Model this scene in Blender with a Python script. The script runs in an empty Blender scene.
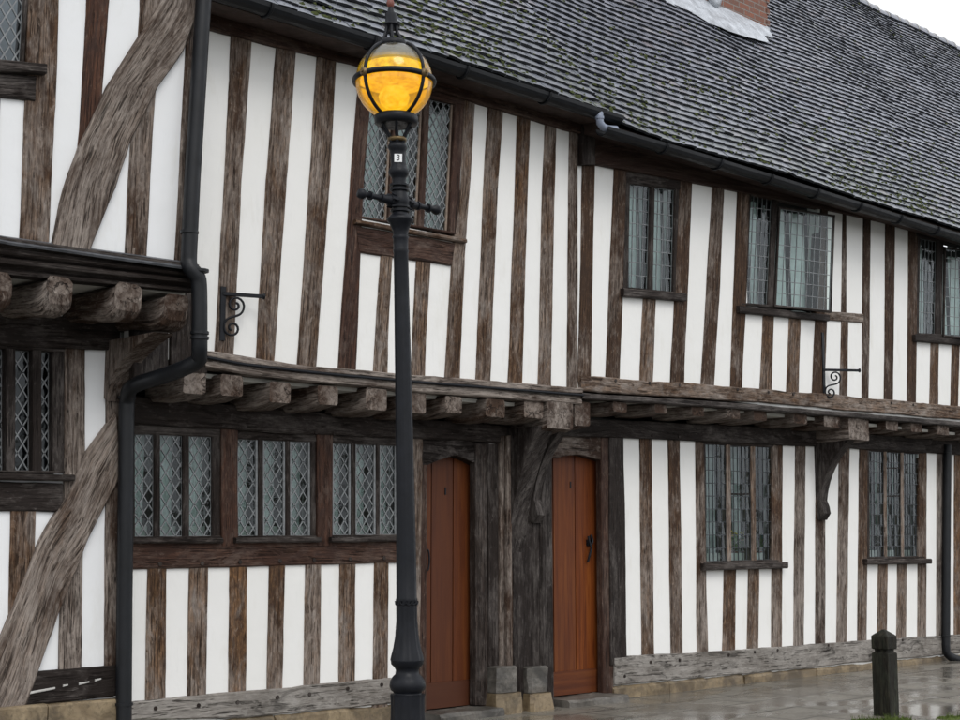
import bpy, bmesh, math, random
from mathutils import Vector, Matrix, noise

random.seed(7)
R = math.radians
sc = bpy.context.scene
COL = sc.collection

# ------------------------------------------------------------------ camera
F_PX, HOR, VPX = 1450.0, 541.0, 1980.0
PITCH = math.atan((HOR - 360) / F_PX)
YAW = math.pi / 2 - math.atan((VPX - 480) / math.hypot(F_PX, HOR - 360))
CAM = Vector((0, -8.9, 1.44))
Fh = Vector((math.sin(YAW), math.cos(YAW), 0))
Rt = Vector((math.cos(YAW), -math.sin(YAW), 0))
Fw = Fh * math.cos(PITCH) + Vector((0, 0, 1)) * math.sin(PITCH)
Up = Vector((0, 0, 1)) * math.cos(PITCH) - Fh * math.sin(PITCH)
cd = bpy.data.cameras.new('camera')
cam = bpy.data.objects.new('camera', cd)
COL.objects.link(cam)
cd.sensor_width = 36
cd.lens = 36 * F_PX / 960
cd.clip_start = 0.05
cd.clip_end = 2000
cam.location = CAM
cam.rotation_euler = (math.pi / 2 + PITCH, 0, -YAW)
sc.camera = cam


def ray(px, py):
    return Fw * F_PX + Rt * (px - 480) - Up * (py - 360)


def P(px, py, y):
    d = ray(px, py)
    return CAM + d * ((y - CAM.y) / d.y)


def PZ(px, py, z):
    d = ray(px, py)
    return CAM + d * ((z - CAM.z) / d.z)


# ------------------------------------------------------------------ objects
def tag(o, label=None, cat=None, group=None, kind=None):
    if label: o['label'] = label
    if cat: o['category'] = cat
    if group: o['group'] = group
    if kind: o['kind'] = kind
    return o


def empty(name, loc, label, cat, group=None):
    o = bpy.data.objects.new(name, None)
    COL.objects.link(o)
    o.location = loc
    o.empty_display_size = .2
    return tag(o, label, cat, group)


def sn(x, y=0.0, z=0.0):
    return noise.noise(Vector((x, y, z)))


class MB:
    def __init__(s):
        s.v, s.f, s.m, s.g, s.t, s.sm = [], [], [], [], [], []

    def vert(s, co, g=None, t=(.3, .2, .5)):
        s.v.append(tuple(co)); s.g.append(tuple(g) if g is not None else tuple(co)); s.t.append(tuple(t))
        return len(s.v) - 1

    def face(s, idx, m=0, sm=False):
        s.f.append(tuple(idx)); s.m.append(m); s.sm.append(sm)

    def sweep(s, rings, closed=True, caps=True, m=0, sm=False):
        """rings: list of lists of (co, grain, tone)"""
        ids = [[s.vert(*p) for p in r] for r in rings]
        n = len(rings[0])
        for a, b in zip(ids[:-1], ids[1:]):
            for k in range(n if closed else n - 1):
                k2 = (k + 1) % n
                s.face((a[k], a[k2], b[k2], b[k]), m, sm)
        if caps and closed:
            for r, fl in ((rings[0], True), (rings[-1], False)):
                q = [s.vert(p[0], Vector(p[1]) * .3 if p[1] is not None else None, (p[2][0] * .8 - .15, p[2][1], p[2][2])) for p in r]
                s.face(q[::-1] if fl else q, m)

    def timber(s, L, Rr, out, front=.018, back=.05, tone=(.3, .2), wob=.006, ch=.008, seg=.09, wear_end=None, m=0, top=None):
        """a beam whose face runs between the edge polylines L and Rr; out = outward normal."""
        out = Vector(out)
        L = [Vector(p) for p in L]; Rr = [Vector(p) for p in Rr]
        tot = sum(((L[i + 1] + Rr[i + 1]) / 2 - (L[i] + Rr[i]) / 2).length for i in range(len(L) - 1))
        off = Vector((random.uniform(-40, 40), random.uniform(-40, 40), random.uniform(-40, 40)))
        rnd = random.random()
        rings = []
        d0 = 0.0
        for i in range(len(L) - 1):
            ln = ((L[i + 1] + Rr[i + 1]) / 2 - (L[i] + Rr[i]) / 2).length
            n = max(1, int(ln / seg))
            last = i == len(L) - 2
            for k in range(n + (1 if last else 0)):
                u = k / n
                l = L[i].lerp(L[i + 1], u); r = Rr[i].lerp(Rr[i + 1], u)
                d = d0 + u * ln
                w = (r - l).length
                a = (r - l) / max(w, 1e-6)
                w1 = wob * (sn(off.x, d * 1.7) + .5 * sn(off.x, d * 9, 3) + .35 * sn(off.x, d * 24, 7))
                w2 = wob * (sn(off.y, d * 1.7, 9) + .5 * sn(off.y, d * 9, 5) + .35 * sn(off.y, d * 24, 2))
                l = l + a * w1; r = r + a * w2
                w = (r - l).length
                ff = front + .5 * wob * sn(off.z, d * 2.3)
                c = min(ch, w * .25)
                wear = tone[0]
                if wear_end is not None:
                    wear = tone[0] + (wear_end - tone[0]) * (d / tot) ** 1.6
                pts = [(0, -back), (0, ff - c), (c, ff), (w * .36, ff + .4 * wob * sn(off.x, d * 5, 1)),
                       (w * .68, ff + .4 * wob * sn(off.y, d * 5, 4)), (w - c, ff), (w, ff - c), (w, -back)]
                rings.append([(l + a * x + out * y, Vector((x, d, y)) + off, (wear, tone[1], rnd)) for x, y in pts])
            d0 += ln
        s.sweep(rings, m=m)

    def beam(s, pts, u, v, sizes, tone=(.3, .2), wob=.005, ch=.012, seg=.1, m=0, caps=True):
        """sweep a chamfered rectangle along pts; u,v unit dirs; sizes (hu,hv) per point."""
        u, v = Vector(u), Vector(v)
        pts = [Vector(p) for p in pts]
        off = Vector((random.uniform(-40, 40), random.uniform(-40, 40), random.uniform(-40, 40)))
        rnd = random.random()
        rings = []; d0 = 0
        for i in range(len(pts) - 1):
            ln = (pts[i + 1] - pts[i]).length
            n = max(1, int(ln / seg))
            last = i == len(pts) - 2
            for k in range(n + (1 if last else 0)):
                t = k / n
                p = pts[i].lerp(pts[i + 1], t); d = d0 + t * ln
                hu = sizes[i][0] + (sizes[i + 1][0] - sizes[i][0]) * t
                hv = sizes[i][1] + (sizes[i + 1][1] - sizes[i][1]) * t
                c = min(ch, hu * .5, hv * .5)
                q = [(-hu, -hv + c), (-hu + c, -hv), (hu - c, -hv), (hu, -hv + c), (hu, hv - c), (hu - c, hv), (-hu + c, hv), (-hu, hv - c)]
                ring = []
                for j, (a, b) in enumerate(q):
                    n1 = wob * (sn(off.x + j * 3.1, d * 2.5) + .5 * sn(off.y + j * 3.1, d * 11))
                    n2 = wob * (sn(off.z + j * 3.1, d * 2.5) + .5 * sn(off.x + j * 5.1, d * 11))
                    ring.append((p + u * (a + n1) + v * (b + n2), Vector((a + b * .37, d, b - a * .37)) + off, (tone[0], tone[1], rnd)))
                rings.append(ring)
            d0 += ln
        s.sweep(rings, m=m, caps=caps)

    def box(s, lo, hi, m=0, tone=(.3, .2, .5)):
        x0, y0, z0 = lo; x1, y1, z1 = hi
        i = [s.vert(c, None, tone) for c in ((x0, y0, z0), (x1, y0, z0), (x1, y1, z0), (x0, y1, z0), (x0, y0, z1), (x1, y0, z1), (x1, y1, z1), (x0, y1, z1))]
        for q in ((0, 3, 2, 1), (4, 5, 6, 7), (0, 1, 5, 4), (1, 2, 6, 5), (2, 3, 7, 6), (3, 0, 4, 7)):
            s.face([i[k] for k in q], m)

    def tube(s, pts, r, n=10, m=0, caps=True, sm=True):
        pts = [Vector(p) for p in pts]
        rr = r if isinstance(r, (list, tuple)) else [r] * len(pts)
        rings = []
        prev = None
        for i, p in enumerate(pts):
            t = (pts[min(i + 1, len(pts) - 1)] - pts[max(i - 1, 0)]).normalized()
            if prev is None:
                a = t.orthogonal().normalized()
            else:
                a = (prev - t * prev.dot(t)).normalized()
            prev = a
            b = t.cross(a)
            rings.append([(p + (a * math.cos(2 * math.pi * k / n) + b * math.sin(2 * math.pi * k / n)) * rr[i],
                           p, (.3, .2, .5)) for k in range(n)])
        s.sweep(rings, m=m, caps=caps, sm=sm)

    def lathe(s, prof, n=24, m=0, center=lambda z: (0, 0), flute=None, sm=True, caps=True):
        rings = []
        for z, r in prof:
            cx, cy = center(z)
            ring = []
            for k in range(n):
                a = 2 * math.pi * k / n
                q = r * (1 + (flute(z, a) if flute else 0))
                ring.append(((cx + q * math.cos(a), cy + q * math.sin(a), z), None, (.3, .2, .5)))
            rings.append(ring)
        s.sweep(rings, m=m, sm=sm, caps=caps)

    def prism(s, poly, axis0, axis1, m=0, tone=(.3, .2, .5), grain=None):
        """poly list of Vector; extruded by vector axis1 (from axis0 offset)"""
        a0, a1 = Vector(axis0), Vector(axis1)
        n = len(poly)
        A = [s.vert(Vector(p) + a0, grain(p) if grain else None, tone) for p in poly]
        B = [s.vert(Vector(p) + a1, (grain(p) + Vector((.11, 0, .07))) if grain else None, tone) for p in poly]
        s.face(A, m); s.face(B[::-1], m)
        for k in range(n):
            s.face((A[k], B[k], B[(k + 1) % n], A[(k + 1) % n]), m)

    def build(s, name, mats, parent=None, origin=None, recalc=True):
        me = bpy.data.meshes.new(name)
        me.from_pydata(s.v, [], s.f)
        if not isinstance(mats, (list, tuple)): mats = [mats]
        for mt in mats: me.materials.append(mt)
        me.polygons.foreach_set('material_index', s.m)
        me.polygons.foreach_set('use_smooth', s.sm)
        at = me.attributes.new('grain', 'FLOAT_VECTOR', 'POINT')
        at.data.foreach_set('vector', [c for g in s.g for c in g])
        at = me.attributes.new('tone', 'FLOAT_VECTOR', 'POINT')
        at.data.foreach_set('vector', [c for g in s.t for c in g])
        if recalc:
          bm = bmesh.new(); bm.from_mesh(me)
          bmesh.ops.recalc_face_normals(bm, faces=bm.faces)
          bm.to_mesh(me); bm.free()
        me.update()
        o = bpy.data.objects.new(name, me)
        COL.objects.link(o)
        if origin is not None:
            me.transform(Matrix.Translation(-Vector(origin)))
            o.location = origin
        if parent:
            o.parent = parent
            w = Vector((0, 0, 0)); q = parent
            while q: w += q.location; q = q.parent
            o.location = (Vector(origin) if origin is not None else Vector((0, 0, 0))) - w
        return o


# ------------------------------------------------------------------ materials
def new_mat(name):
    m = bpy.data.materials.new(name); m.use_nodes = True
    nt = m.node_tree
    for n in list(nt.nodes): nt.nodes.remove(n)
    out = nt.nodes.new('ShaderNodeOutputMaterial')
    return m, nt, out


def N(nt, typ, **kw):
    n = nt.nodes.new(typ)
    for k, v in kw.items():
        if k.startswith('_'):
            setattr(n, k[1:], v)
        else:
            key = int(k[1:]) if k[0] == 'i' and k[1:].isdigit() else k.replace('__', ' ')
            if hasattr(v, 'is_output') or isinstance(v, bpy.types.NodeSocket):
                nt.links.new(v, n.inputs[key])
            else:
                n.inputs[key].default_value = v
    return n


def ramp(nt, fac, stops, interp='LINEAR'):
    n = nt.nodes.new('ShaderNodeValToRGB')
    cr = n.color_ramp
    cr.interpolation = interp
    while len(cr.elements) < len(stops): cr.elements.new(.5)
    for e, (p, c) in zip(cr.elements, stops):
        e.position = p
        e.color = (c, c, c, 1) if isinstance(c, (int, float)) else (*c, 1)
    nt.links.new(fac, n.inputs[0])
    return n.outputs[0]


def mixc(nt, fac, a, b, mode='MIX'):
    n = nt.nodes.new('ShaderNodeMix'); n.data_type = 'RGBA'; n.blend_type = mode
    for sock, v in ((n.inputs[0], fac), (n.inputs[6], a), (n.inputs[7], b)):
        if isinstance(v, bpy.types.NodeSocket): nt.links.new(v, sock)
        elif isinstance(v, (int, float)): sock.default_value = v if sock.type == 'VALUE' else (v, v, v, 1)
        else: sock.default_value = (*v, 1)
    return n.outputs[2]


def math_(nt, op, a, b=0.5, clamp=False):
    n = nt.nodes.new('ShaderNodeMath'); n.operation = op; n.use_clamp = clamp
    for k, v in enumerate((a, b)):
        if isinstance(v, bpy.types.NodeSocket): nt.links.new(v, n.inputs[k])
        else: n.inputs[k].default_value = v
    return n.outputs[0]


def attr(nt, name):
    n = nt.nodes.new('ShaderNodeAttribute'); n.attribute_name = name
    return n


def noise_(nt, vec, scale, detail=4, rough=.6, mapscale=None, dist=0.0):
    if mapscale is not None:
        mp = nt.nodes.new('ShaderNodeMapping'); mp.inputs['Scale'].default_value = mapscale
        nt.links.new(vec, mp.inputs['Vector']); vec = mp.outputs[0]
    n = N(nt, 'ShaderNodeTexNoise', Scale=scale, Detail=detail, Roughness=rough, Distortion=dist)
    nt.links.new(vec, n.inputs['Vector'])
    return n.outputs['Fac']


def principled(nt, out, **kw):
    p = N(nt, 'ShaderNodeBsdfPrincipled', **kw)
    nt.links.new(p.outputs[0], out.inputs['Surface'])
    return p


def bump(nt, height, strength=.5, dist=.01, normal=None):
    b = N(nt, 'ShaderNodeBump', Strength=strength, Distance=dist)
    nt.links.new(height, b.inputs['Height'])
    if normal is not None: nt.links.new(normal, b.inputs['Normal'])
    return b.outputs[0]


def timber_material(name, dark, grey, warm, rough=.75, con=1.0, blotch=0.0):
    m, nt, out = new_mat(name)
    g = attr(nt, 'grain').outputs['Vector']
    t = attr(nt, 'tone').outputs['Vector']
    sep = N(nt, 'ShaderNodeSeparateXYZ'); nt.links.new(t, sep.inputs[0])
    wear, wrm, rnd = sep.outputs
    streak = noise_(nt, g, 1, 7, .7, (46, 2.6, 46), .8)
    fine = noise_(nt, g, 1, 5, .75, (130, 11, 130))
    patch = noise_(nt, g, 1, 4, .65, (4.5, 1.7, 4.5), .4)
    patch2 = noise_(nt, g, 1, 5, .65, (12, 4.5, 12), 1.2)
    mott = noise_(nt, g, 1, 6, .72, (38, 17, 38), .6)
    knot = noise_(nt, g, 1, 2, .5, (9, 4.0, 9))
    w = math_(nt, 'ADD', wear, math_(nt, 'MULTIPLY', math_(nt, 'SUBTRACT', patch, .5), 3.0))
    w = math_(nt, 'ADD', w, math_(nt, 'MULTIPLY', math_(nt, 'SUBTRACT', streak, .5), 1.1))
    w = math_(nt, 'ADD', w, math_(nt, 'MULTIPLY', math_(nt, 'SUBTRACT', mott, .5), 1.3))
    w = math_(nt, 'ADD', w, math_(nt, 'MULTIPLY', math_(nt, 'SUBTRACT', rnd, .5), .25), True)
    c = mixc(nt, w, dark, grey)
    wm = math_(nt, 'MULTIPLY', wrm, ramp(nt, patch2, [(.38, .1), (.62, 1)]), True)
    c = mixc(nt, wm, c, mixc(nt, ramp(nt, mott, [(.3, .75), (.6, 0)]), warm, dark))
    c = mixc(nt, ramp(nt, streak, [(.36, .6 * con), (.52, 0)]), c, tuple(x * .55 for x in dark))
    c = mixc(nt, ramp(nt, mott, [(.60, 0), (.76, .55)]), c, tuple(min(1, x * 1.3 + .03) for x in grey))
    c = mixc(nt, ramp(nt, fine, [(.36, .55 * con), (.5, 0)]), c, tuple(x * .6 for x in dark))
    if blotch: c = mixc(nt, math_(nt, 'MULTIPLY', ramp(nt, noise_(nt, g, 1, 6, .7, (6, 2.2, 6), .8), [(.54, 0), (.66, 1)]), blotch), c, tuple(x * .3 for x in dark))
    crack = noise_(nt, g, 1, 3, .6, (34, .75, 34), .4)
    cr = ramp(nt, crack, [(.465, 0), (.492, 1), (.50, 1), (.525, 0)])
    crm = math_(nt, 'MULTIPLY', cr, ramp(nt, patch2, [(.46, 0), (.56, 1)]))
    c = mixc(nt, math_(nt, 'MULTIPLY', crm, .85), c, (.012, .009, .008))
    h = math_(nt, 'ADD', math_(nt, 'MULTIPLY', streak, .6), math_(nt, 'MULTIPLY', fine, .35))
    h = math_(nt, 'ADD', h, math_(nt, 'MULTIPLY', mott, .5))
    h = math_(nt, 'SUBTRACT', h, math_(nt, 'MULTIPLY', crm, 1.1))
    h = math_(nt, 'ADD', h, math_(nt, 'MULTIPLY', knot, .4))
    p = principled(nt, out, Roughness=rough)
    p.inputs['Specular IOR Level'].default_value = .12
    nt.links.new(c, p.inputs['Base Color'])
    nt.links.new(bump(nt, h, .75, .012), p.inputs['Normal'])
    return m


TIMBER = timber_material('weathered_oak', (.046, .028, .020), (.30, .262, .232), (.27, .145, .068))
DARKOAK = timber_material('dark_oak', (.022, .017, .015), (.122, .108, .10), (.085, .052, .035), .6)
REDOAK = timber_material('red_brown_oak', (.042, .024, .019), (.15, .115, .095), (.115, .05, .028), .62)
SILLOAK = timber_material('bleached_oak', (.15, .135, .12), (.33, .31, .285), (.25, .20, .15), .8, .3, .8)


def plaster_material(name, base):
    m, nt, out = new_mat(name)
    co = N(nt, 'ShaderNodeTexCoord').outputs['Object']
    big = noise_(nt, co, 1.3, 4, .6)
    mid = noise_(nt, co, 1, 5, .65, (7, 7, 2.2))
    fine = noise_(nt, co, 90, 4, .7)
    lump = noise_(nt, co, 5, 3, .5)
    c = mixc(nt, ramp(nt, big, [(.35, .0), (.75, .55)]), base, tuple(x * f for x, f in zip(base, (.93, .925, .90))))
    c = mixc(nt, ramp(nt, mid, [(.56, 0), (.76, .5)]), c, tuple(x * f for x, f in zip(base, (.84, .82, .77))))
    c = mixc(nt, ramp(nt, noise_(nt, co, 1, 6, .7, (16, 16, 2.5)), [(.60, 0), (.74, .28)]), c, tuple(x * .72 for x in base))
    p = principled(nt, out, Roughness=.85)
    nt.links.new(c, p.inputs['Base Color'])
    h = math_(nt, 'ADD', math_(nt, 'MULTIPLY', fine, .08), lump)
    nt.links.new(bump(nt, h, .5, .012), p.inputs['Normal'])
    return m


PLASTER = plaster_material('white_limewash', (.80, .795, .775))
PLASTER_COOL = plaster_material('cool_white_limewash', (.79, .80, .81))


def simple(name, col, rough=.5, metal=0.0, spec=.5, var=.25, scale=8, bumpd=.0, bscale=60):
    m, nt, out = new_mat(name)
    co = N(nt, 'ShaderNodeTexCoord').outputs['Object']
    n = noise_(nt, co, scale, 5, .65)
    c = mixc(nt, ramp(nt, n, [(.3, 0), (.7, 1)]), tuple(x * (1 - var) for x in col), tuple(min(1, x * (1 + var)) for x in col))
    p = principled(nt, out, Metallic=metal)
    nt.links.new(c, p.inputs['Base Color'])
    p.inputs['Specular IOR Level'].default_value = spec
    nt.links.new(ramp(nt, noise_(nt, co, scale * 2.3, 4), [(.3, max(0, rough - .12)), (.7, min(1, rough + .12))]), p.inputs['Roughness'])
    if bumpd:
        nt.links.new(bump(nt, noise_(nt, co, bscale, 5, .7), .6, bumpd), p.inputs['Normal'])
    return m


IRON = simple('black_painted_iron', (.007, .008, .011), .42, 0, .22, .3, 14, .002, 110)
GUTTER = simple('black_gutter_paint', (.007, .008, .010), .45, 0, .3, .35, 5, .002, 60)
LEADGREY = simple('lead_came', (.20, .21, .215), .5, .3, .5, .3, 20)
LEADDARK = simple('dark_lead_came', (.045, .05, .055), .5, .3, .5, .3, 20)
LEADSHEET = simple('lead_sheet', (.42, .445, .48), .42, .15, .5, .4, 7, .012, 9)
LEADSTRIP = simple('lead_weathering', (.10, .105, .115), .4, .3, .5, .4, 10, .003, 40)
CURTAIN = simple('pale_curtain_cloth', (.76, .80, .79), .9, 0, .1, .15, 5)
CURTAIN_TEAL = simple('green_curtain_cloth', (.12, .2, .17), .9, 0, .1, .25, 5)
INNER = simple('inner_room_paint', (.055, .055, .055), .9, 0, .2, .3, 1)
PALEFRAME = simple('pale_casement_paint', (.22, .17, .135), .6, 0, .3, .4, 12)
GREYPIPE = simple('grey_blue_pipe', (.20, .23, .30), .35, 0, .5, .15, 10)
BRASS = simple('aged_brass', (.16, .11, .05), .45, .6, .5, .4, 20)
REDCAP = simple('faded_red_finial', (.16, .045, .03), .5, 0, .5, .3, 20)
WHITEPLATE = simple('white_plate', (.75, .76, .76), .4, 0, .5, .04, 5)
CREAM = simple('pale_stoneware', (.6, .6, .57), .4, 0, .5, .1, 5)
LEAFM = simple('houseplant_leaf', (.10, .22, .05), .5, 0, .4, .5, 20)
YELLOWFL = simple('yellow_flower', (.75, .55, .06), .6, 0, .3, .2, 20)
TEALCLOTH = simple('teal_vase_glaze', (.03, .42, .50), .4, 0, .5, .1, 5)
DARKGLAZE = simple('terracotta_pot', (.16, .06, .04), .6, 0, .3, .2, 10)
MOSSM = simple('roof_moss', (.045, .054, .02), .95, 0, .1, .55, 30)
GRASSM = simple('kerb_moss', (.06, .085, .018), .9, 0, .2, .5, 30)
SOFFIT = simple('soffit_board', (.055, .038, .032), .7, 0, .2, .4, 6, .004, 30)
SOFFITPL = simple('soffit_plaster', (.50, .49, .45), .9, 0, .1, .15, 5)
MORTAR = simple('pale_mortar', (.46, .45, .43), .9, 0, .1, .2, 14, .006, 40)


def stone_material(name, a, b, wet=.6, sx=1.4, sz=3.0, joint=True):
    m, nt, out = new_mat(name)
    co = N(nt, 'ShaderNodeTexCoord').outputs['Object']
    n1 = noise_(nt, co, 5.5, 7, .7, None, .8); n2 = noise_(nt, co, 26, 6, .75); n3 = noise_(nt, co, 2.2, 5, .65, None, .6)
    c = mixc(nt, ramp(nt, n1, [(.35, 0), (.65, 1)]), a, b)
    c = mixc(nt, ramp(nt, n3, [(.40, .85), (.56, 0)]), c, tuple(x * .38 for x in a))
    c = mixc(nt, ramp(nt, n2, [(.50, 0), (.66, .65)]), c, tuple(x * .4 for x in a))
    c = mixc(nt, ramp(nt, n1, [(.60, 0), (.75, .5)]), c, tuple(min(1, x * 1.2 + .03) for x in b))
    p = principled(nt, out)
    nt.links.new(c, p.inputs['Base Color'])
    nt.links.new(ramp(nt, n1, [(.3, wet - .15), (.7, wet + .2)]), p.inputs['Roughness'])
    nt.links.new(bump(nt, math_(nt, 'ADD', n1, math_(nt, 'MULTIPLY', n2, .4)), .6, .015), p.inputs['Normal'])
    return m


STONE = stone_material('warm_sandstone', (.16, .115, .065), (.28, .215, .13), .45)
STEP = stone_material('worn_grey_step', (.085, .078, .068), (.17, .155, .135), .4)
FOOT = stone_material('grey_foot_stone', (.21, .20, .175), (.29, .275, .24))


def brick_material():
    m, nt, out = new_mat('old_red_brick')
    co = N(nt, 'ShaderNodeTexCoord').outputs['Object']
    mp = N(nt, 'ShaderNodeMapping'); mp.inputs['Rotation'].default_value = (R(90), 0, 0); nt.links.new(co, mp.inputs[0])
    b = N(nt, 'ShaderNodeTexBrick', Scale=1.0, Color1=(.23, .085, .05, 1), Color2=(.15, .07, .048, 1), Mortar=(.22, .19, .17, 1))
    b.inputs['Mortar Size'].default_value = .008
    b.inputs['Brick Width'].default_value = .22; b.inputs['Row Height'].default_value = .075
    nt.links.new(mp.outputs[0], b.inputs['Vector'])
    n = noise_(nt, co, 14, 5)
    c = mixc(nt, ramp(nt, n, [(.4, 0), (.7, .6)]), b.outputs['Color'], (.12, .09, .08))
    p = principled(nt, out, Roughness=.8)
    nt.links.new(c, p.inputs['Base Color'])
    h = math_(nt, 'SUBTRACT', math_(nt, 'MULTIPLY', n, .4), b.outputs['Fac'])
    nt.links.new(bump(nt, h, .6, .01), p.inputs['Normal'])
    return m


BRICK = brick_material()


def tile_material():
    m, nt, out = new_mat('wet_clay_tile')
    co = N(nt, 'ShaderNodeTexCoord').outputs['Object']
    t = attr(nt, 'tone').outputs['Vector']
    sep = N(nt, 'ShaderNodeSeparateXYZ'); nt.links.new(t, sep.inputs[0])
    rnd, lich, r2 = sep.outputs
    c = ramp(nt, rnd, [(0, (.16, .172, .205)), (.45, (.205, .218, .262)), (.75, (.25, .26, .305)), (.92, (.24, .222, .245)), (1, (.31, .33, .355))])
    n1 = noise_(nt, co, 30, 5, .7); n2 = noise_(nt, co, 5, 5, .7); n3 = noise_(nt, co, 75, 4, .7)
    c = mixc(nt, ramp(nt, n1, [(.32, .5), (.5, 0)]), c, (.08, .082, .088))
    lm = math_(nt, 'MULTIPLY', lich, ramp(nt, n1, [(.42, 0), (.62, 1)]), True)
    c = mixc(nt, lm, c, (.12, .135, .075))
    c = mixc(nt, math_(nt, 'MULTIPLY', ramp(nt, n3, [(.62, 0), (.72, .8)]), ramp(nt, n2, [(.4, 0), (.65, 1)])), c, (.34, .35, .33))
    p = principled(nt, out)
    nt.links.new(c, p.inputs['Base Color'])
    nt.links.new(ramp(nt, math_(nt, 'ADD', math_(nt, 'MULTIPLY', n1, .5), math_(nt, 'MULTIPLY', r2, .5)), [(.25, .2), (.75, .42)]), p.inputs['Roughness'])
    nt.links.new(bump(nt, math_(nt, 'ADD', n1, math_(nt, 'MULTIPLY', n3, .3)), .55, .006), p.inputs['Normal'])
    return m


TILE = tile_material()
TILE_EDGE = simple('painted_shade_tile_edge', (.034, .036, .040), .8, 0, .15, .5, 20)  # tile butt ends: shade between the courses painted in as near black
DECK = simple('roof_underlay', (.02, .02, .022), .9, 0, .1, .2, 4)


def door_material():
    m, nt, out = new_mat('orange_oak_door')
    g = attr(nt, 'grain').outputs['Vector']
    t = attr(nt, 'tone').outputs['Vector']
    sep = N(nt, 'ShaderNodeSeparateXYZ'); nt.links.new(t, sep.inputs[0])
    streak = noise_(nt, g, 1, 7, .65, (26, 1.2, 26), .8)
    patch = noise_(nt, g, 1, 3, .6, (3, .8, 3))
    c = ramp(nt, streak, [(.3, (.075, .016, .003)), (.5, (.155, .039, .007)), (.72, (.23, .07, .013))])
    c = mixc(nt, ramp(nt, patch, [(.4, 0), (.65, .55)]), c, (.085, .023, .009))
    c = mixc(nt, math_(nt, 'MULTIPLY', sep.outputs[0], .7, True), c, (.055, .02, .011))
    p = principled(nt, out, Roughness=.5)
    p.inputs['Specular IOR Level'].default_value = .22
    nt.links.new(c, p.inputs['Base Color'])
    nt.links.new(bump(nt, streak, .35, .004), p.inputs['Normal'])
    return m


DOOR = door_material()


def glass_material(name, tint, boost=1.0):
    m, nt, out = new_mat(name)
    tr = N(nt, 'ShaderNodeBsdfTransparent', Color=(*tint, 1))
    gl = N(nt, 'ShaderNodeBsdfGlossy', Roughness=.03, Color=(.92, .97, 1, 1))
    co = N(nt, 'ShaderNodeTexCoord').outputs['Object']
    bp = bump(nt, noise_(nt, co, 14, 3, .5), .25, .01)
    nt.links.new(bp, gl.inputs['Normal'])
    fr = N(nt, 'ShaderNodeFresnel', IOR=1.52)
    f = math_(nt, 'MULTIPLY', fr.outputs[0], 1.9 * boost, True)
    mx = N(nt, 'ShaderNodeMixShader', i0=f)
    nt.links.new(tr.outputs[0], mx.inputs[1]); nt.links.new(gl.outputs[0], mx.inputs[2])
    nt.links.new(mx.outputs[0], out.inputs['Surface'])
    return m


GLASS = glass_material('old_window_glass', (.80, .91, .89), .55)
GLASS_DARK = glass_material('dark_window_glass', (.35, .40, .43), .4)


# ------------------------------------------------------------------ facade helpers
OUT = Vector((0, -1, 0))


def px_strip(pts, plane):
    """pts: list of (xl, xr, y) or (xl, yl, xr, yr)"""
    L, Rr = [], []
    for p in pts:
        if len(p) == 3: L.append(P(p[0], p[2], plane)); Rr.append(P(p[1], p[2], plane))
        else: L.append(P(p[0], p[1], plane)); Rr.append(P(p[2], p[3], plane))
    return L, Rr


def stud(par, pts, plane, front=.016, tone=(.3, .2), mat=None, name='stud', wear_end=None, wob=.006, label=None, ch=.006):
    b = MB()
    L, Rr = px_strip(pts, plane)
    b.timber(L, Rr, OUT, front, .05, tone, wob, ch, wear_end=wear_end)
    o = b.build(name, mat or TIMBER, par)
    if label: o['label'] = label
    return o


def rail(par, top, bot, plane, front=.03, tone=(.3, .2), mat=None, name='rail', wob=.006, back=.05, pegs=(), label=None, ch=.01):
    """horizontal member: top & bot = lists of (px,py) from left to right, same length"""
    if top[-1][0] == 1085:
        top = list(top) + [(PXE, ln(top, PXE))]; bot = list(bot) + [(PXE, ln(bot, PXE))]
    b = MB()
    L = [P(x, y, plane) for x, y in top]; Rr = [P(x, y, plane) for x, y in bot]
    b.timber(L, Rr, OUT, front, back, tone, wob, ch)
    for (x, y) in pegs:
        c = P(x, y, plane)
        b.tube([c + OUT * (front - .01), c + OUT * (front + .008)], .015, 8, m=1, sm=False)
    return_o = b.build(name, [mat or TIMBER, DARKOAK], par)
    if label: return_o['label'] = label
    return return_o


def ln(pts, x):
    """interpolate a polyline (px list) at x, extrapolating"""
    for i in range(len(pts) - 1):
        if x <= pts[i + 1][0] or i == len(pts) - 2:
            (x0, y0), (x1, y1) = pts[i], pts[i + 1]
            return y0 + (y1 - y0) * (x - x0) / (x1 - x0)


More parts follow.
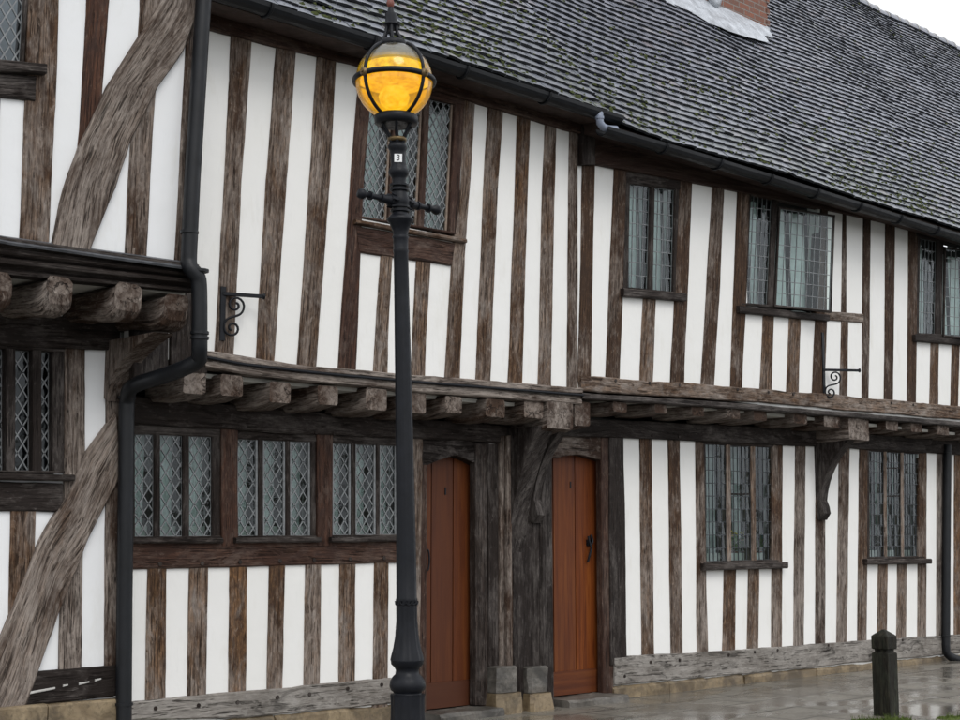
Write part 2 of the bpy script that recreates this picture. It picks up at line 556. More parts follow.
def wall(par, x0, x1, z0, z1, plane, holes, mat, name='plaster_wall', thick=.14):
    xs = sorted(set([x0, x1] + [v for h in holes for v in h[:2] if x0 < v < x1]))
    zs = sorted(set([z0, z1] + [v for h in holes for v in h[2:] if z0 < v < z1]))
    # fine split so that the surface can be slightly uneven
    def fine(a):
        o = []
        for p, q in zip(a[:-1], a[1:]):
            n = max(1, int((q - p) / .22)); o += [p + (q - p) * k / n for k in range(n)]
        return o + [a[-1]]
    xs, zs = fine(xs), fine(zs)
    b = MB()
    idf, idb = {}, {}
    def vf(i, j):
        if (i, j) not in idf:
            dy = .004 * sn(xs[i] * 1.6, zs[j] * 1.6, plane * 7)
            idf[i, j] = b.vert((xs[i], plane + dy, zs[j])); idb[i, j] = b.vert((xs[i], plane + thick, zs[j]))
        return idf[i, j], idb[i, j]
    solid = lambda i, j: 0 <= i < len(xs) - 1 and 0 <= j < len(zs) - 1 and not any(
        h[0] < (xs[i] + xs[i + 1]) / 2 < h[1] and h[2] < (zs[j] + zs[j + 1]) / 2 < h[3] for h in holes)
    for i in range(len(xs) - 1):
        for j in range(len(zs) - 1):
            if not solid(i, j): continue
            q = [vf(i, j), vf(i + 1, j), vf(i + 1, j + 1), vf(i, j + 1)]
            b.face([k[0] for k in q], 0, True); b.face([b.vert(b.v[k[1]]) for k in q][::-1])
            for (di, dj, a, c) in ((-1, 0, 3, 0), (1, 0, 1, 2), (0, -1, 0, 1), (0, 1, 2, 3)):
                if not solid(i + di, j + dj):
                    b.face([b.vert(b.v[k]) for k in (q[a][0], q[a][1], q[c][1], q[c][0])])
    return b.build(name, mat, par)


def clip_poly(poly, W, H):
    for (ax, lim, sgn) in ((0, 0, 1), (0, W, -1), (1, 0, 1), (1, H, -1)):
        outp = []
        for k in range(len(poly)):
            a, c = poly[k], poly[(k + 1) % len(poly)]
            ia, ic = (a[ax] - lim) * sgn >= 0, (c[ax] - lim) * sgn >= 0
            if ia: outp.append(a)
            if ia != ic:
                t = (lim - a[ax]) / (c[ax] - a[ax]); outp.append((a[0] + (c[0] - a[0]) * t, a[1] + (c[1] - a[1]) * t))
        poly = outp
        if not poly: return []
    return poly


def glaze(quad, pat, px, pz, came_w, out, bg, bc, tilt=.03):
    """quad: bl, br, tr, tl world corners; pat 'd' diamonds or 'r' squares of px x pz metres"""
    bl, br, tr, tl = quad
    W = ((br - bl).length + (tr - tl).length) / 2; H = ((tl - bl).length + (tr - br).length) / 2
    def mp(u, v): return bl.lerp(br, u / W).lerp(tl.lerp(tr, u / W), v / H)
    polys, lines = [], []
    if pat == 'd':
        nu, nv = int(W / px) + 2, int(H / pz) + 2
        o = random.uniform(0, .3) * px
        for i in range(-1, 2 * nu):
            for j in range(-1, 2 * nv):
                if (i + j) % 2: continue
                cx, cz = i * px / 2 + o, j * pz / 2
                polys.append([(cx - px / 2, cz), (cx, cz - pz / 2), (cx + px / 2, cz), (cx, cz + pz / 2)])
        for k in range(-2 * (nu + nv), 2 * (nu + nv)):
            for s_ in (1, -1):
                # (u-o)/px + s*v/pz = k + .5
                c = k + .5
                pts = []
                for u in (0, W):
                    v = (c - (u - o) / px) * pz / s_
                    if -1e-6 <= v <= H + 1e-6: pts.append((u, v))
                for v in (0, H):
                    u = (c - s_ * v / pz) * px + o
                    if -1e-6 <= u <= W + 1e-6: pts.append((u, v))
                if len(pts) >= 2:
                    a, c2 = pts[0], max(pts, key=lambda q: (q[0] - pts[0][0]) ** 2 + (q[1] - pts[0][1]) ** 2)
                    if (a[0] - c2[0]) ** 2 + (a[1] - c2[1]) ** 2 > 1e-4: lines.append((a, c2))
    else:
        nu, nv = max(1, round(W / px)), max(1, round(H / pz))
        for i in range(nu):
            for j in range(nv):
                polys.append([(i * W / nu, j * H / nv), ((i + 1) * W / nu, j * H / nv), ((i + 1) * W / nu, (j + 1) * H / nv), (i * W / nu, (j + 1) * H / nv)])
        lines += [((i * W / nu, 0), (i * W / nu, H)) for i in range(1, nu)] + [((0, j * H / nv), (W, j * H / nv)) for j in range(1, nv)]
    lines += [((0, 0), (0, H)), ((W, 0), (W, H)), ((0, 0), (W, 0)), ((0, H), (W, H))]
    for poly in polys:
        q = clip_poly(poly, W, H)
        if len(q) < 3: continue
        cx = sum(p[0] for p in q) / len(q); cz = sum(p[1] for p in q) / len(q)
        a, c = random.gauss(0, tilt), random.gauss(0, tilt)
        bg.face([bg.vert(mp(*p) + out * ((p[0] - cx) * a + (p[1] - cz) * c)) for p in q])
    ud = (br - bl).normalized(); vd = (tl - bl).normalized()
    for k, (a, c) in enumerate(lines):
        A, B = mp(*a), mp(*c)
        d = (B - A).normalized(); s_ = d.cross(out).normalized() * came_w / 2
        o2 = out * (.004 + .0007 * (k % 3))
        bc.sweep([[(p + s_ + o2, p, (.3, .2, .5)), (p - s_ + o2, p, (.3, .2, .5)), (p - s_ - o2, p, (.3, .2, .5)), (p + s_ - o2, p, (.3, .2, .5))] for p in (A, B)])


HOLES = {}


def window(par, key, plane, lights, ytop, ybot, jl, jr, lean=0.0, head=5, foot=3, pat='d', pw=.075, ph=.11, came=.009,
           frame_mat=None, came_mat=None, glass=None, sill=None, curtain='side', tone=(.12, .15), recess=.035, apron=None,
           label=None, frame_front=.012, inner_frame=None, sill_mat=None, open_light=None, cmat=None, pale_mull=False):
    """lights: [(xl,xr)] px at mid height; ytop/ybot: (left,right) px of the glass edges"""
    fm = frame_mat or DARKOAK
    ymid = (ytop[0] + ybot[0] + ytop[1] + ybot[1]) / 4
    xl0, xr0 = lights[0][0], lights[-1][1]
    yt = lambda x: ytop[0] + (ytop[1] - ytop[0]) * (x - xl0) / (xr0 - xl0)
    yb = lambda x: ybot[0] + (ybot[1] - ybot[0]) * (x - xl0) / (xr0 - xl0)
    X = lambda x, y: x + lean * (ymid - y)
    b = MB()
    def vstrip(xa, xb, mat_front, m=0):
        ya, yc = yt((xa + xb) / 2) - head * .8, yb((xa + xb) / 2) + foot * .8
        L, Rr = px_strip([(X(xa, ya), X(xb, ya), ya), (X(xa, yc), X(xb, yc), yc)], plane)
        b.timber(L, Rr, OUT, mat_front, .09, (.75, .5) if m else tone, .003, .008, m=m)
    vstrip(jl, lights[0][0], frame_front); vstrip(lights[-1][1], jr, frame_front)
    for (a, c) in zip(lights[:-1], lights[1:]): vstrip(a[1], c[0], frame_front - .002, 1 if pale_mull else 0)
    for (f, h, fr) in ((yt, -head, frame_front + .003), (yb, foot, frame_front + .003)):
        ya, yc = f(jl), f(jr)
        y0, y1 = (min(0, h), max(0, h))
        L = [P(X(jl, ya), ya + y0, plane), P(X(jr, yc), yc + y0, plane)]
        Rr = [P(X(jl, ya), ya + y1, plane), P(X(jr, yc), yc + y1, plane)]
        b.timber(L, Rr, OUT, fr, .09, tone, .003, .008)
    cx = P((jl + jr) / 2, ybot[0], plane)
    fo = b.build('window', [fm, TIMBER], par)
    if label: fo['label'] = label
    bg, bc, bi = MB(), MB(), MB()
    for k, (a, c) in enumerate(lights):
        if open_light == k: continue
        yp = plane + recess
        q = [P(X(a, yb(a)), yb(a), plane), P(X(c, yb(c)), yb(c), plane), P(X(c, yt(c)), yt(c), plane), P(X(a, yt(a)), yt(a), plane)]
        q = [p + Vector((0, recess, 0)) for p in q]
        glaze(q, pat, pw, ph, came, OUT, bg, bc)
        if inner_frame:
            wd = (q[1] - q[0]).length; e = min(.018, wd * .1)
            for (p0, p1) in ((q[0], q[3]), (q[1], q[2])):
                s_ = 1 if p0 is q[0] else -1
                bi.timber([p0 + Vector((min(0, s_ * e), -.004, 0)), p1 + Vector((min(0, s_ * e), -.004, 0))],
                          [p0 + Vector((max(0, s_ * e), -.004, 0)), p1 + Vector((max(0, s_ * e), -.004, 0))], OUT, .012, .01, tone, .002, .003)
    bg.build('glazing', glass or GLASS, fo, recalc=False)
    bc.build('lead_cames', came_mat or LEADGREY, fo)
    if inner_frame: bi.build('casement_frame', inner_frame, fo)
    xa, xb = P(X(xl0, ymid), ymid, plane).x, P(X(xr0, ymid), ymid, plane).x
    zt = min(P(X(xl0, ytop[0]), ytop[0], plane).z, P(X(xr0, ytop[1]), ytop[1], plane).z)
    zb = max(P(X(xl0, ybot[0]), ybot[0], plane).z, P(X(xr0, ybot[1]), ybot[1], plane).z)
    zT = max(P(X(xl0, ytop[0]), ytop[0], plane).z, P(X(xr0, ytop[1]), ytop[1], plane).z)
    zB = min(P(X(xl0, ybot[0]), ybot[0], plane).z, P(X(xr0, ybot[1]), ybot[1], plane).z)
    HOLES.setdefault(key, []).append((xa - .03, xb + .03, zB - .02, zT + .02))
    if glass is None and key in ('ml', 'rl'):
        bi2 = MB(); bi2.box((xa - .02, plane + .09, zB - .03), (xb + .02, plane + .13, zb + .07)); bi2.build('inner_sill', CREAM, fo)
    # curtains
    if curtain:
        bcu = MB()
        for k, (a, c) in enumerate(lights):
            x0 = P(X(a, ymid), ymid, plane).x - .02; x1 = P(X(c, ymid), ymid, plane).x + .02
            w = x1 - x0
            spans = {'side': [(x0 + w * .55, x1)], 'both': [(x0, x0 + w * .3), (x0 + w * .68, x1)], 'full': [(x0, x1)], 'wide': [(x0 + .12 * w, x0 + .55 * w), (x0 + .68 * w, x1)]}[curtain]
            for (s0, s1) in spans:
                n = 14
                rows = []
                for z in (zB - .05, zT + .05):
                    rows.append([bcu.vert((s0 + (s1 - s0) * i / n, plane + (.17 if key != 'rl' else .27) + .018 * math.sin(i * 1.9 + k) + .008 * math.sin(i * .7), z)) for i in range(n + 1)])
                for i in range(n): bcu.face((rows[0][i], rows[0][i + 1], rows[1][i + 1], rows[1][i]), 0, True)
        bcu.build('curtain', cmat or CURTAIN, fo)
    if sill:
        sx0, sx1, sy0, sy1, th = sill[:5]
        pr = sill[5] if len(sill) > 5 else .07
        bs = MB()
        A, B = P(sx0, sy0 + th / 2, plane), P(sx1, sy1 + th / 2, plane)
        hh = (P(sx0, sy0, plane) - P(sx0, sy0 + th, plane)).length / 2
        hv = (pr + .05) / 2
        sh = Vector((0, -pr + hv, 0))
        bs.beam([A + sh, B + sh], (0, 0, 1), (0, -1, 0), [(hh, hv)] * 2, (tone[0] + .12, tone[1]), .003, .01)
        bs.build('sill', sill_mat or DARKOAK, fo)
    return fo


def joist(par, xl, xr, yt, yb, plane, y_back=.02, tone=(.45, .1), taper=0.0, mat=None, wob=.008):
    """front face px rectangle on plane; runs back to y_back"""
    A = P((xl + xr) / 2, (yt + yb) / 2, plane)
    hw = (P(xr, yt, plane) - P(xl, yt, plane)).length / 2
    hh = abs(P(xl, yt, plane).z - P(xl, yb, plane).z) / 2
    b = MB()
    n = 5
    pts, sz = [], []
    for i in range(n + 1):
        t = i / n
        y = plane + (y_back - plane) * t
        pts.append(Vector((A.x, y, A.z + (taper * .5 if t > .35 else taper * (t / .35) * .5) * -1)))
        sz.append((hw, hh + (taper * .5 if t > .35 else taper * (t / .35) * .5)))
    b.beam(pts, (1, 0, 0), (0, 0, 1), sz, tone, wob, .014, .12)
    return b.build('joist', mat or TIMBER, par)


def bracket(par, x0, x1, y_wall, y_front, z_bot, z_top, thick_bot, tone=(.15, .05), bulb=True, mat=None, name='jetty_bracket'):
    """curved knee brace in the plane across the wall"""
    prof = []
    n = 12
    outer = []
    for i in range(n + 1):
        t = i / n
        z = z_bot + (z_top - z_bot) * t
        y = y_wall - thick_bot - (y_wall - thick_bot - y_front) * (t ** 2.6)
        if bulb and i < 3: y -= [.0, .05, .035][i]
        outer.append(Vector((x0, y, z)))
    poly = outer + [Vector((x0, y_wall + .02, z_top)), Vector((x0, y_wall + .02, z_bot + .02))]
    b = MB()
    A, B = [], []
    off = Vector((random.uniform(-9, 9), random.uniform(-9, 9), random.uniform(-9, 9)))
    b.prism(poly, (0, 0, 0), (x1 - x0, 0, 0), 0, (tone[0], tone[1], random.random()), grain=lambda p: Vector((p.y, p.z, p.x)) + off)
    return b.build(name, mat or DARKOAK, par)


# ================================================================== GROUND
def sheet(name, x0, x1, y0, y1, z, mat, nx=1, ny=1, amp=0.0):
    b = MB()
    ids = [[b.vert((x0 + (x1 - x0) * i / nx, y0 + (y1 - y0) * j / ny, z + amp * sn(x0 + (x1 - x0) * i / nx * 1.0, (y0 + (y1 - y0) * j / ny) * 1.0, 3)))
            for i in range(nx + 1)] for j in range(ny + 1)]
    for j in range(ny):
        for i in range(nx): b.face((ids[j][i], ids[j][i + 1], ids[j + 1][i + 1], ids[j + 1][i]), 0, True)
    o = b.build(name, mat)
    o['kind'] = 'structure'
    return o


def pavement_material():
    m, nt, out = new_mat('wet_flagstone')
    co = N(nt, 'ShaderNodeTexCoord').outputs['Object']
    wv = N(nt, 'ShaderNodeTexNoise', Scale=1.2); nt.links.new(co, wv.inputs['Vector'])
    vm = N(nt, 'ShaderNodeVectorMath'); vm.operation = 'MULTIPLY_ADD'
    nt.links.new(wv.outputs['Color'], vm.inputs[0]); vm.inputs[1].default_value = (.12, .12, 0); nt.links.new(co, vm.inputs[2])
    b = N(nt, 'ShaderNodeTexBrick', Scale=1.0, Color1=(.6, .6, .6, 1), Color2=(1, 1, 1, 1), Mortar=(.2, .2, .2, 1))
    b.inputs['Mortar Size'].default_value = .016; b.inputs['Brick Width'].default_value = .82; b.inputs['Row Height'].default_value = .5
    nt.links.new(vm.outputs[0], b.inputs['Vector'])
    n1 = noise_(nt, co, 2.2, 5, .65); n2 = noise_(nt, co, 24, 5, .7)
    pud = noise_(nt, co, 1, 4, .6, (1.0, 1.8, 1), .5)
    c = mixc(nt, ramp(nt, n1, [(.3, 0), (.7, 1)]), (.17, .155, .13), (.30, .275, .235))
    c = mixc(nt, .75, c, mixc(nt, 1.0, c, b.outputs['Color'], 'MULTIPLY'))
    c = mixc(nt, ramp(nt, n2, [(.5, 0), (.7, .6)]), c, (.07, .065, .055))
    c = mixc(nt, math_(nt, 'MULTIPLY', b.outputs['Fac'], .7), c, (.04, .038, .033))
    c = mixc(nt, ramp(nt, noise_(nt, co, 1, 4, .65, (.9, 5, 1)), [(.5, 0), (.7, .55)]), c, (.09, .08, .065))
    p = principled(nt, out)
    wet = ramp(nt, pud, [(.40, 0), (.56, 1)])
    c = mixc(nt, math_(nt, 'MULTIPLY', wet, .3), c, (.08, .075, .065))
    nt.links.new(c, p.inputs['Base Color'])
    ro = math_(nt, 'SUBTRACT', math_(nt, 'ADD', .36, math_(nt, 'MULTIPLY', n2, .2)), math_(nt, 'MULTIPLY', wet, .36), True)
    ro = math_(nt, 'MAXIMUM', ro, .05)
    nt.links.new(ro, p.inputs['Roughness'])
    h = math_(nt, 'ADD', math_(nt, 'MULTIPLY', n2, .25), n1)
    h = math_(nt, 'SUBTRACT', h, math_(nt, 'MULTIPLY', b.outputs['Fac'], 1.6))
    h = math_(nt, 'ADD', h, math_(nt, 'MULTIPLY', noise_(nt, co, 70, 3, .6), .25))
    bp = N(nt, 'ShaderNodeBump', Distance=.014); nt.links.new(h, bp.inputs['Height'])
    nt.links.new(math_(nt, 'SUBTRACT', .62, math_(nt, 'MULTIPLY', wet, .5)), bp.inputs['Strength'])
    nt.links.new(bp.outputs[0], p.inputs['Normal'])
    return m


PAVE = pavement_material()
ASPH = simple('wet_asphalt', (.045, .046, .048), .35, 0, .5, .3, 3, .006, 120)
EARTH = simple('far_ground', (.10, .10, .08), .9, 0, .2, .3, .3)
KERBM = stone_material('wet_kerb_stone', (.11, .11, .105), (.17, .17, .16), .3)
KY = -3.32
sheet('ground', -300, 300, -300, 300, -.16, EARTH)
sheet('road', -60, 120, -11.5, KY - .13, -.13, ASPH, 8, 2)
b = MB(); b.box((-30, KY, -.15), (60, .3, -.002))
sheet('pavement', -30, 60, KY, .3, 0, PAVE, 260, 14, .008)
b = MB()
x = -12.0
while x < 40:
    w_ = .9 + random.uniform(-.05, .05)
    b.beam([Vector((x + .004, KY - .065, -.07)), Vector((x + w_ - .004, KY - .065, -.07))], (0, 1, 0), (0, 0, 1), [(.063, .078 + random.uniform(-.004, .004))] * 2, (.3, .2), .004, .015, .3)
    x += w_
o = b.build('kerb', KERBM); o['kind'] = 'structure'

# ================================================================== LEFT HOUSE
LL, LU = -.25, -.85
lh = empty('timber_house', P(60, 560, LL) * 1, 'nearest jettied timber house at left with big curved braces and moulded floor beam', 'house',
           'half timbered houses along the street')
lh.location.z = 0
TG = (.50, .12)
# ---- upper storey
window(lh, 'lu', LU, [(-34, -8), (-4, 24.5)], (-60, -60), (57, 65), -40, 27, .05, 5, 3, 'd', .075, .12, .009,
       frame_mat=DARKOAK, tone=(.3, .1), sill=(-44, 41, 59, 66, 11, .08), curtain=None, glass=GLASS_DARK, recess=.03)
rail(lh, [(-44, 72), (34, 77)], [(-44, 92), (33, 102)], LU, .03, (.35, .05), DARKOAK, 'window_apron')
stud(lh, [(33, 64, -60), (27, 58, 0), (25, 55, 90), (19, 48, 248)], LU, .018, (.42, .35), wear_end=.55)
stud(lh, [(88, 112, -60), (86, 109, 0), (79, 99, 130), (72, 92, 230)], LU, .012, (.02, .9), REDOAK)
stud(lh, [(140, 166, -60), (139, 159, 10), (134, 155, 90), (128, 150, 175), (124, 146, 262)], LU, .013, (.48, .2))
stud(lh, [(190, 204, -60), (187, 199, 0), (179, 190, 180), (173, 185, 275)], LU, .016, (.4, .1))
stud(lh, [(-30, 0, 85), (-34, -4, 245)], LU, .015, (.4, .2))
stud(lh, [(-75, -48, -60), (-85, -58, 240)], LU, .015, (.4, .2))
b = MB()
brl = [(176, -60), (160, 0), (139, 35), (105, 88), (80, 140), (63, 190), (50, 246)]
brr = [(215, -10), (194, 20), (181, 51), (155, 88), (128, 140), (113, 188), (87, 254)]
b.timber([P(x, y, LU) for x, y in brl], [P(x, y, LU) for x, y in brr], OUT, .045, .05, (.66, .12), .010, .014)
o = b.build('curved_brace', TIMBER, lh); o['label'] = 'broad grey curved brace crossing the upper studs'
# moulded fascia: runs beyond frame left
fl = [(-90, 221), (0, 239), (100, 253), (193, 266)]
LH_PR = .10
b = MB()
n_prof = [(0, .09), (.22, .095), (.26, .06), (.34, .07), (.40, .085), (.46, .075), (.52, .045), (.58, .065), (.64, .085), (.72, .08), (.78, .045), (.84, .03), (.92, .055), (1, .05)]
rings = []
for i in range(29):
    t = i / 28
    px = -90 + 283 * t
    yt_ = ln(fl, px); yb_ = yt_ + (40 + (26 - 40) * t)
    ring = []
    for (v, d) in n_prof:
        p = P(px, yt_ + (yb_ - yt_) * v, LU) + OUT * (d - .02 + .003 * sn(px * .05, v * 3))
        ring.append((p, Vector((v * .3, p.x, d)) + Vector((3, 5, 7)), (.18, .05, .4)))
    p1 = P(px, yb_, LU); p0 = P(px, yt_, LU)
    ring.append((p1 + Vector((0, .1, 0)), p1, (.2, .05, .4))); ring.append((p0 + Vector((0, .1, 0)), p0, (.2, .05, .4)))
    rings.append(ring)
b.sweep(rings)
b.build('moulded_jetty_beam', DARKOAK, lh)
b = MB()
for i in range(18):
    t0, t1 = i / 18, (i + 1) / 18
    p = [P(-90 + 285 * t, ln(fl, -90 + 285 * t) - 3, LU) for t in (t0, t1)]
    q = [P(-90 + 285 * t, ln(fl, -90 + 285 * t) + 5.5, LU) for t in (t0, t1)]
    poly = [(p[0], -.0), (q[0], 0)]
    i0 = b.vert(p[0] + OUT * .016); i1 = b.vert(p[1] + OUT * .016); i2 = b.vert(q[1] + OUT * .092); i3 = b.vert(q[0] + OUT * .092)
    i4 = b.vert(q[1] + OUT * .085 - Vector((0, 0, .012))); i5 = b.vert(q[0] + OUT * .085 - Vector((0, 0, .012)))
    b.face((i0, i1, i2, i3)); b.face((i3, i2, i4, i5))
b.build('lead_flashing', LEADSTRIP, lh)
# joists (rounded, scooped ends)
for (xl, xr, yt_, yb_) in ((-48, -24, 266, 298), (-16, 13, 275, 302), (45, 73, 280, 308), (113, 143, 287, 318), (163, 190, 297, 332)):
    A = P((xl + xr) / 2, yt_, LU - .03)
    hw = (P(xr, yt_, LU) - P(xl, yt_, LU)).length / 2
    b = MB()
    zt = A.z
    pts, sz = [], []
    for (t, dep) in ((-.01, .055), (0, .075), (.05, .095), (.12, .105), (.25, .105), (.45, .095), (.7, .085), (1, .085)):
        y = LU - .03 + (LL + .05 - LU) * t
        pts.append(Vector((A.x, y, zt - dep + (.02 if t < 0 else 0)))); sz.append((hw * (1 if t > .02 else .9), dep))
    b.beam(pts, (1, 0, 0), (0, 0, 1), sz, (.36, .05), .010, .03, .12)
    b.build('joist', TIMBER, lh)
# soffit plaster between joists
zs = P(80, 283, LU).z
b = MB(); x0s, x1s = P(-95, 280, LU).x, P(190, 292, LU).x
b.box((x0s, LU + .06, zs + .02), (x1s, LL + .02, zs + .05)); b.build('soffit', SOFFITPL, lh)
# ---- lower storey
rail(lh, [(-95, 302), (0, 314), (116, 321)], [(-95, 342), (0, 346), (116, 351)], LL, .05, (.22, .1), DARKOAK, 'girding_beam')
window(lh, 'll', LL, [(-62, -46), (-34, -17), (-8, 5), (14.5, 32), (41, 52)], (344, 352), (470, 471), -75, 63, .0, 4, 2, 'd', .075, .115, .009,
       frame_mat=DARKOAK, tone=(.18, .05), sill=(-80, 70, 472, 474.5, 7, .07), curtain=None, glass=GLASS_DARK, frame_front=.02, recess=.05)
rail(lh, [(-80, 480), (61, 483)], [(-80, 510), (61, 512)], LL, .025, (.18, .05), DARKOAK, 'window_apron')
stud(lh, [(64, 84, 346), (63, 84, 480), (60, 82, 560), (58, 80, 676)], LL, .018, (.5, .12))
stud(lh, [(10, 35, 508), (8, 33, 600), (6, 31, 680)], LL, .014, (.25, .5))
stud(lh, [(-48, -22, 508), (-50, -24, 680)], LL, .014, (.35, .4))
stud(lh, [(106, 121, 340), (105, 120, 500), (104, 119, 672)], LL, .024, (.2, .1), name='corner_post')
b = MB()
brl = [(112, 414), (84, 452), (65, 495), (38, 540), (2, 628), (-30, 705)]
brr = [(117, 478), (106, 499), (85, 540), (60, 602), (34, 674), (20, 712)]
b.timber([P(x, y, LL) for x, y in brl], [P(x, y, LL) for x, y in brr], OUT, .05, .05, (.66, .2), .010, .014)
o = b.build('curved_brace', TIMBER, lh); o['label'] = 'lower grey diagonal brace beside the corner post'
b = MB()
brl = [(-90, 540), (-70, 600), (-40, 705)]; brr = [(-60, 520), (-36, 600), (-8, 705)]
rail(lh, [(-100, 678), (0, 675), (121, 664)], [(-100, 712), (0, 709), (121, 695)], LL, .035, (.1, .0), DARKOAK, 'sill_beam')
# pale mortar gap along the sill beam
for (xa, ya, xb, yb) in ((12, 695.5, 52, 687.5), (60, 685.5, 65, 684.5), (76, 683.5, 86, 681.5), (92, 680, 98, 678.5)):
    A, B = P(xa, ya, LL), P(xb, yb, LL)
    b = MB()
    b.beam([A + OUT * .036, B + OUT * .036], (0, 0, 1), (0, 1, 0), [(.008, .008), (.005, .008)], (.3, .2), .003, .002, .04)
    b.build('mortar_patch', MORTAR, lh)
# stone plinth
b = MB()
x0p, x1p = P(-100, 720, LL).x, P(120, 700, LL).x
zt = [P(-100, 711, LL).z, P(120, 696, LL).z]
x = x0p
zt_at = lambda x: zt[0] + (zt[1] - zt[0]) * (x - x0p) / (x1p - x0p)
while x < x1p - .05:
    w_ = min(random.uniform(.4, .62), x1p - x)
    if x1p - x - w_ < .2: w_ = x1p - x
    zz = zt_at(x + w_ / 2) - .012
    b.beam([Vector((x + .004, LL - .02, zz / 2 - .05)), Vector((x + w_ - .004, LL - .02, zz / 2 - .05))], (0, 1, 0), (0, 0, 1), [(.07, zz / 2 + .05)] * 2, (.3, .2), .006, .014, .12)
    x += w_
b.build('stone_plinth', STONE, lh)
# bracket to the jetty corner
xc = P(113, 360, LL).x
bz0 = P(113, 398, LL).z; bz1 = P(113, 322, LL).z + .02
bracket(lh, xc - .06, xc + .09, LL - .02, LU - .0, P(113, 402, LL).z, P(172, 334, LU).z, .03, (.32, .1), False, TIMBER)

# upper corner board seen behind the pipe
LX0 = P(-100, 540, LL).x - .3
LXU = P(190, 120, LU).x; LXL = P(119, 520, LL).x
wall(lh, LX0, LXL, .0, P(60, 330, LL).z + .2, LL, HOLES['ll'], PLASTER_COOL)
LTOP = 5.75
wall(lh, LX0, LXU, zs + .06, LTOP, LU, HOLES['lu'], PLASTER_COOL)
b = MB()
b.box((LXL - .1, LL + .142, 0), (LXL - .01, 4.5, zs)); b.box((LXU - .1, LU + .142, zs + .06), (LXU - .01, 4.5, LTOP))
b.box((LX0, LL + .142, 0), (LX0 + .1, 4.5, LTOP))
b.build('side_wall', PLASTER_COOL, lh)
b = MB()
b.box((LX0 + .11, 2.2, .02), (LXL - .11, 2.3, LTOP)); b.box((LX0 + .11, LL + .15, .0), (LXL - .11, 2.19, .05))
b.box((LX0 + .11, LL + .15, zs - .1), (LXL - .11, 2.19, zs + .0))
b.build('inner_wall', INNER, lh)

# ================================================================== ROOF helper
ROOF_N = 0


def roof(par, xa, xb, eave, ridge, seed, expo=.112, tw=.165, lich_fn=None, hole=None, seam_fn=None):
    """eave(x)->(y,z); ridge(x)->(y,z). Rows of separate clay tiles over a deck."""
    rng = random.Random(seed)
    def pt(x, t):
        ey, ez = eave(x); ry, rz = ridge(x)
        y = ey + (ry - ey) * t; z = ez + (rz - ez) * t
        sag = .045 * sn(x * .45, t * 2.2, seed) + .009 * sn(x * 1.7, t * 7, seed + 4)
        sw = .10 * (1 - t) ** 6      # slight kick at the eaves
        return Vector((x, y - sag * .7, z + sag * .7 + sw * .3))
    b = MB()
    nx = 30; nt_ = 10
    ids = [[b.vert(pt(xa + (xb - xa) * i / nx, j / nt_) + Vector((0, .05, -.06))) for i in range(nx + 1)] for j in range(nt_ + 1)]
    for j in range(nt_):
        for i in range(nx): b.face((ids[j][i], ids[j][i + 1], ids[j + 1][i + 1], ids[j + 1][i]))
    ey, ez = eave((xa + xb) / 2); ry, rz = ridge((xa + xb) / 2)
    back = []
    for i in (0, nx):
        x = xa + (xb - xa) * i / nx
        back.append((ids[nt_][i], b.vert((x, 2 * ry - ey, ez))))
    b.face((back[0][0], back[1][0], back[1][1], back[0][1]))
    deck = b.build('roof', DECK, par)
    slope = math.hypot(ry - ey, rz - ez)
    nrow = int(slope / expo)
    b = MB()
    for j in range(nrow):
        t0 = j / nrow
        x = xa + (0 if j % 2 else tw / 2) - .02
        rowj = rng.uniform(-.006, .006)
        while x < xb:
            w = tw * rng.uniform(.93, 1.05)
            xe = min(x + w, xb)
            if xe - x > .04:
                cx = (x + xe) / 2
                jit = rng.gauss(0, .004) + rowj * .5 + .006 * sn(cx * 2.1, j * .7, seed)
                if rng.random() < .02: jit -= rng.uniform(.006, .02)
                tl = t0 + jit / slope
                if hole and hole(cx, t0): x += w; continue
                p0 = pt(x + .002, tl); p1 = pt(xe - .002, tl)
                q0 = pt(x + .002, min(1, tl + expo * 1.55 / slope)); q1 = pt(xe - .002, min(1, tl + expo * 1.55 / slope))
                up = (q0 - p0).normalized(); nrm = (p1 - p0).cross(up).normalized()
                lift = .041 + rng.gauss(0, .002); th = .023 + rng.uniform(-.002, .004)
                ta, tb = rng.gauss(0, .0025), rng.gauss(0, .0025)
                if rng.random() < .03: ta += rng.uniform(-.012, .016)
                cu = .004
                lich = lich_fn(cx, t0, rng) if lich_fn else 0
                tn = (min(1, max(0, rng.gauss(.5, .2) + .25 * sn(cx * .6, t0 * 4, 5))), lich, rng.random())
                mid = (p0 + p1) / 2; qm = (q0 + q1) / 2
                V = [b.vert(p, None, tn) for p in (
                    p0 + nrm * (lift + ta), mid + nrm * (lift + cu + (ta + tb) / 2), p1 + nrm * (lift + tb),
                    q1 + nrm * .004, qm + nrm * .007, q0 + nrm * .004,
                    p0 + nrm * (lift + ta - th), mid + nrm * (lift + cu + (ta + tb) / 2 - th), p1 + nrm * (lift + tb - th),
                    q1 - nrm * .012, q0 - nrm * .012)]
                b.face((V[0], V[1], V[4], V[5])); b.face((V[1], V[2], V[3], V[4]))
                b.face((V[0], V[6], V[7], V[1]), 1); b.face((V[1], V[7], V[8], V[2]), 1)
                b.face((V[0], V[5], V[10], V[6])); b.face((V[2], V[8], V[9], V[3])); b.face((V[6], V[10], V[9], V[8], V[7]))
            x += w
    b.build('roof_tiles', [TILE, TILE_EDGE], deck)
    return deck, pt


# left house roof
roof(lh, LX0 - .2, LXU + .12, lambda x: (LU - .28, LTOP - .12), lambda x: (2.2, LTOP + 3.3), 11, .12)

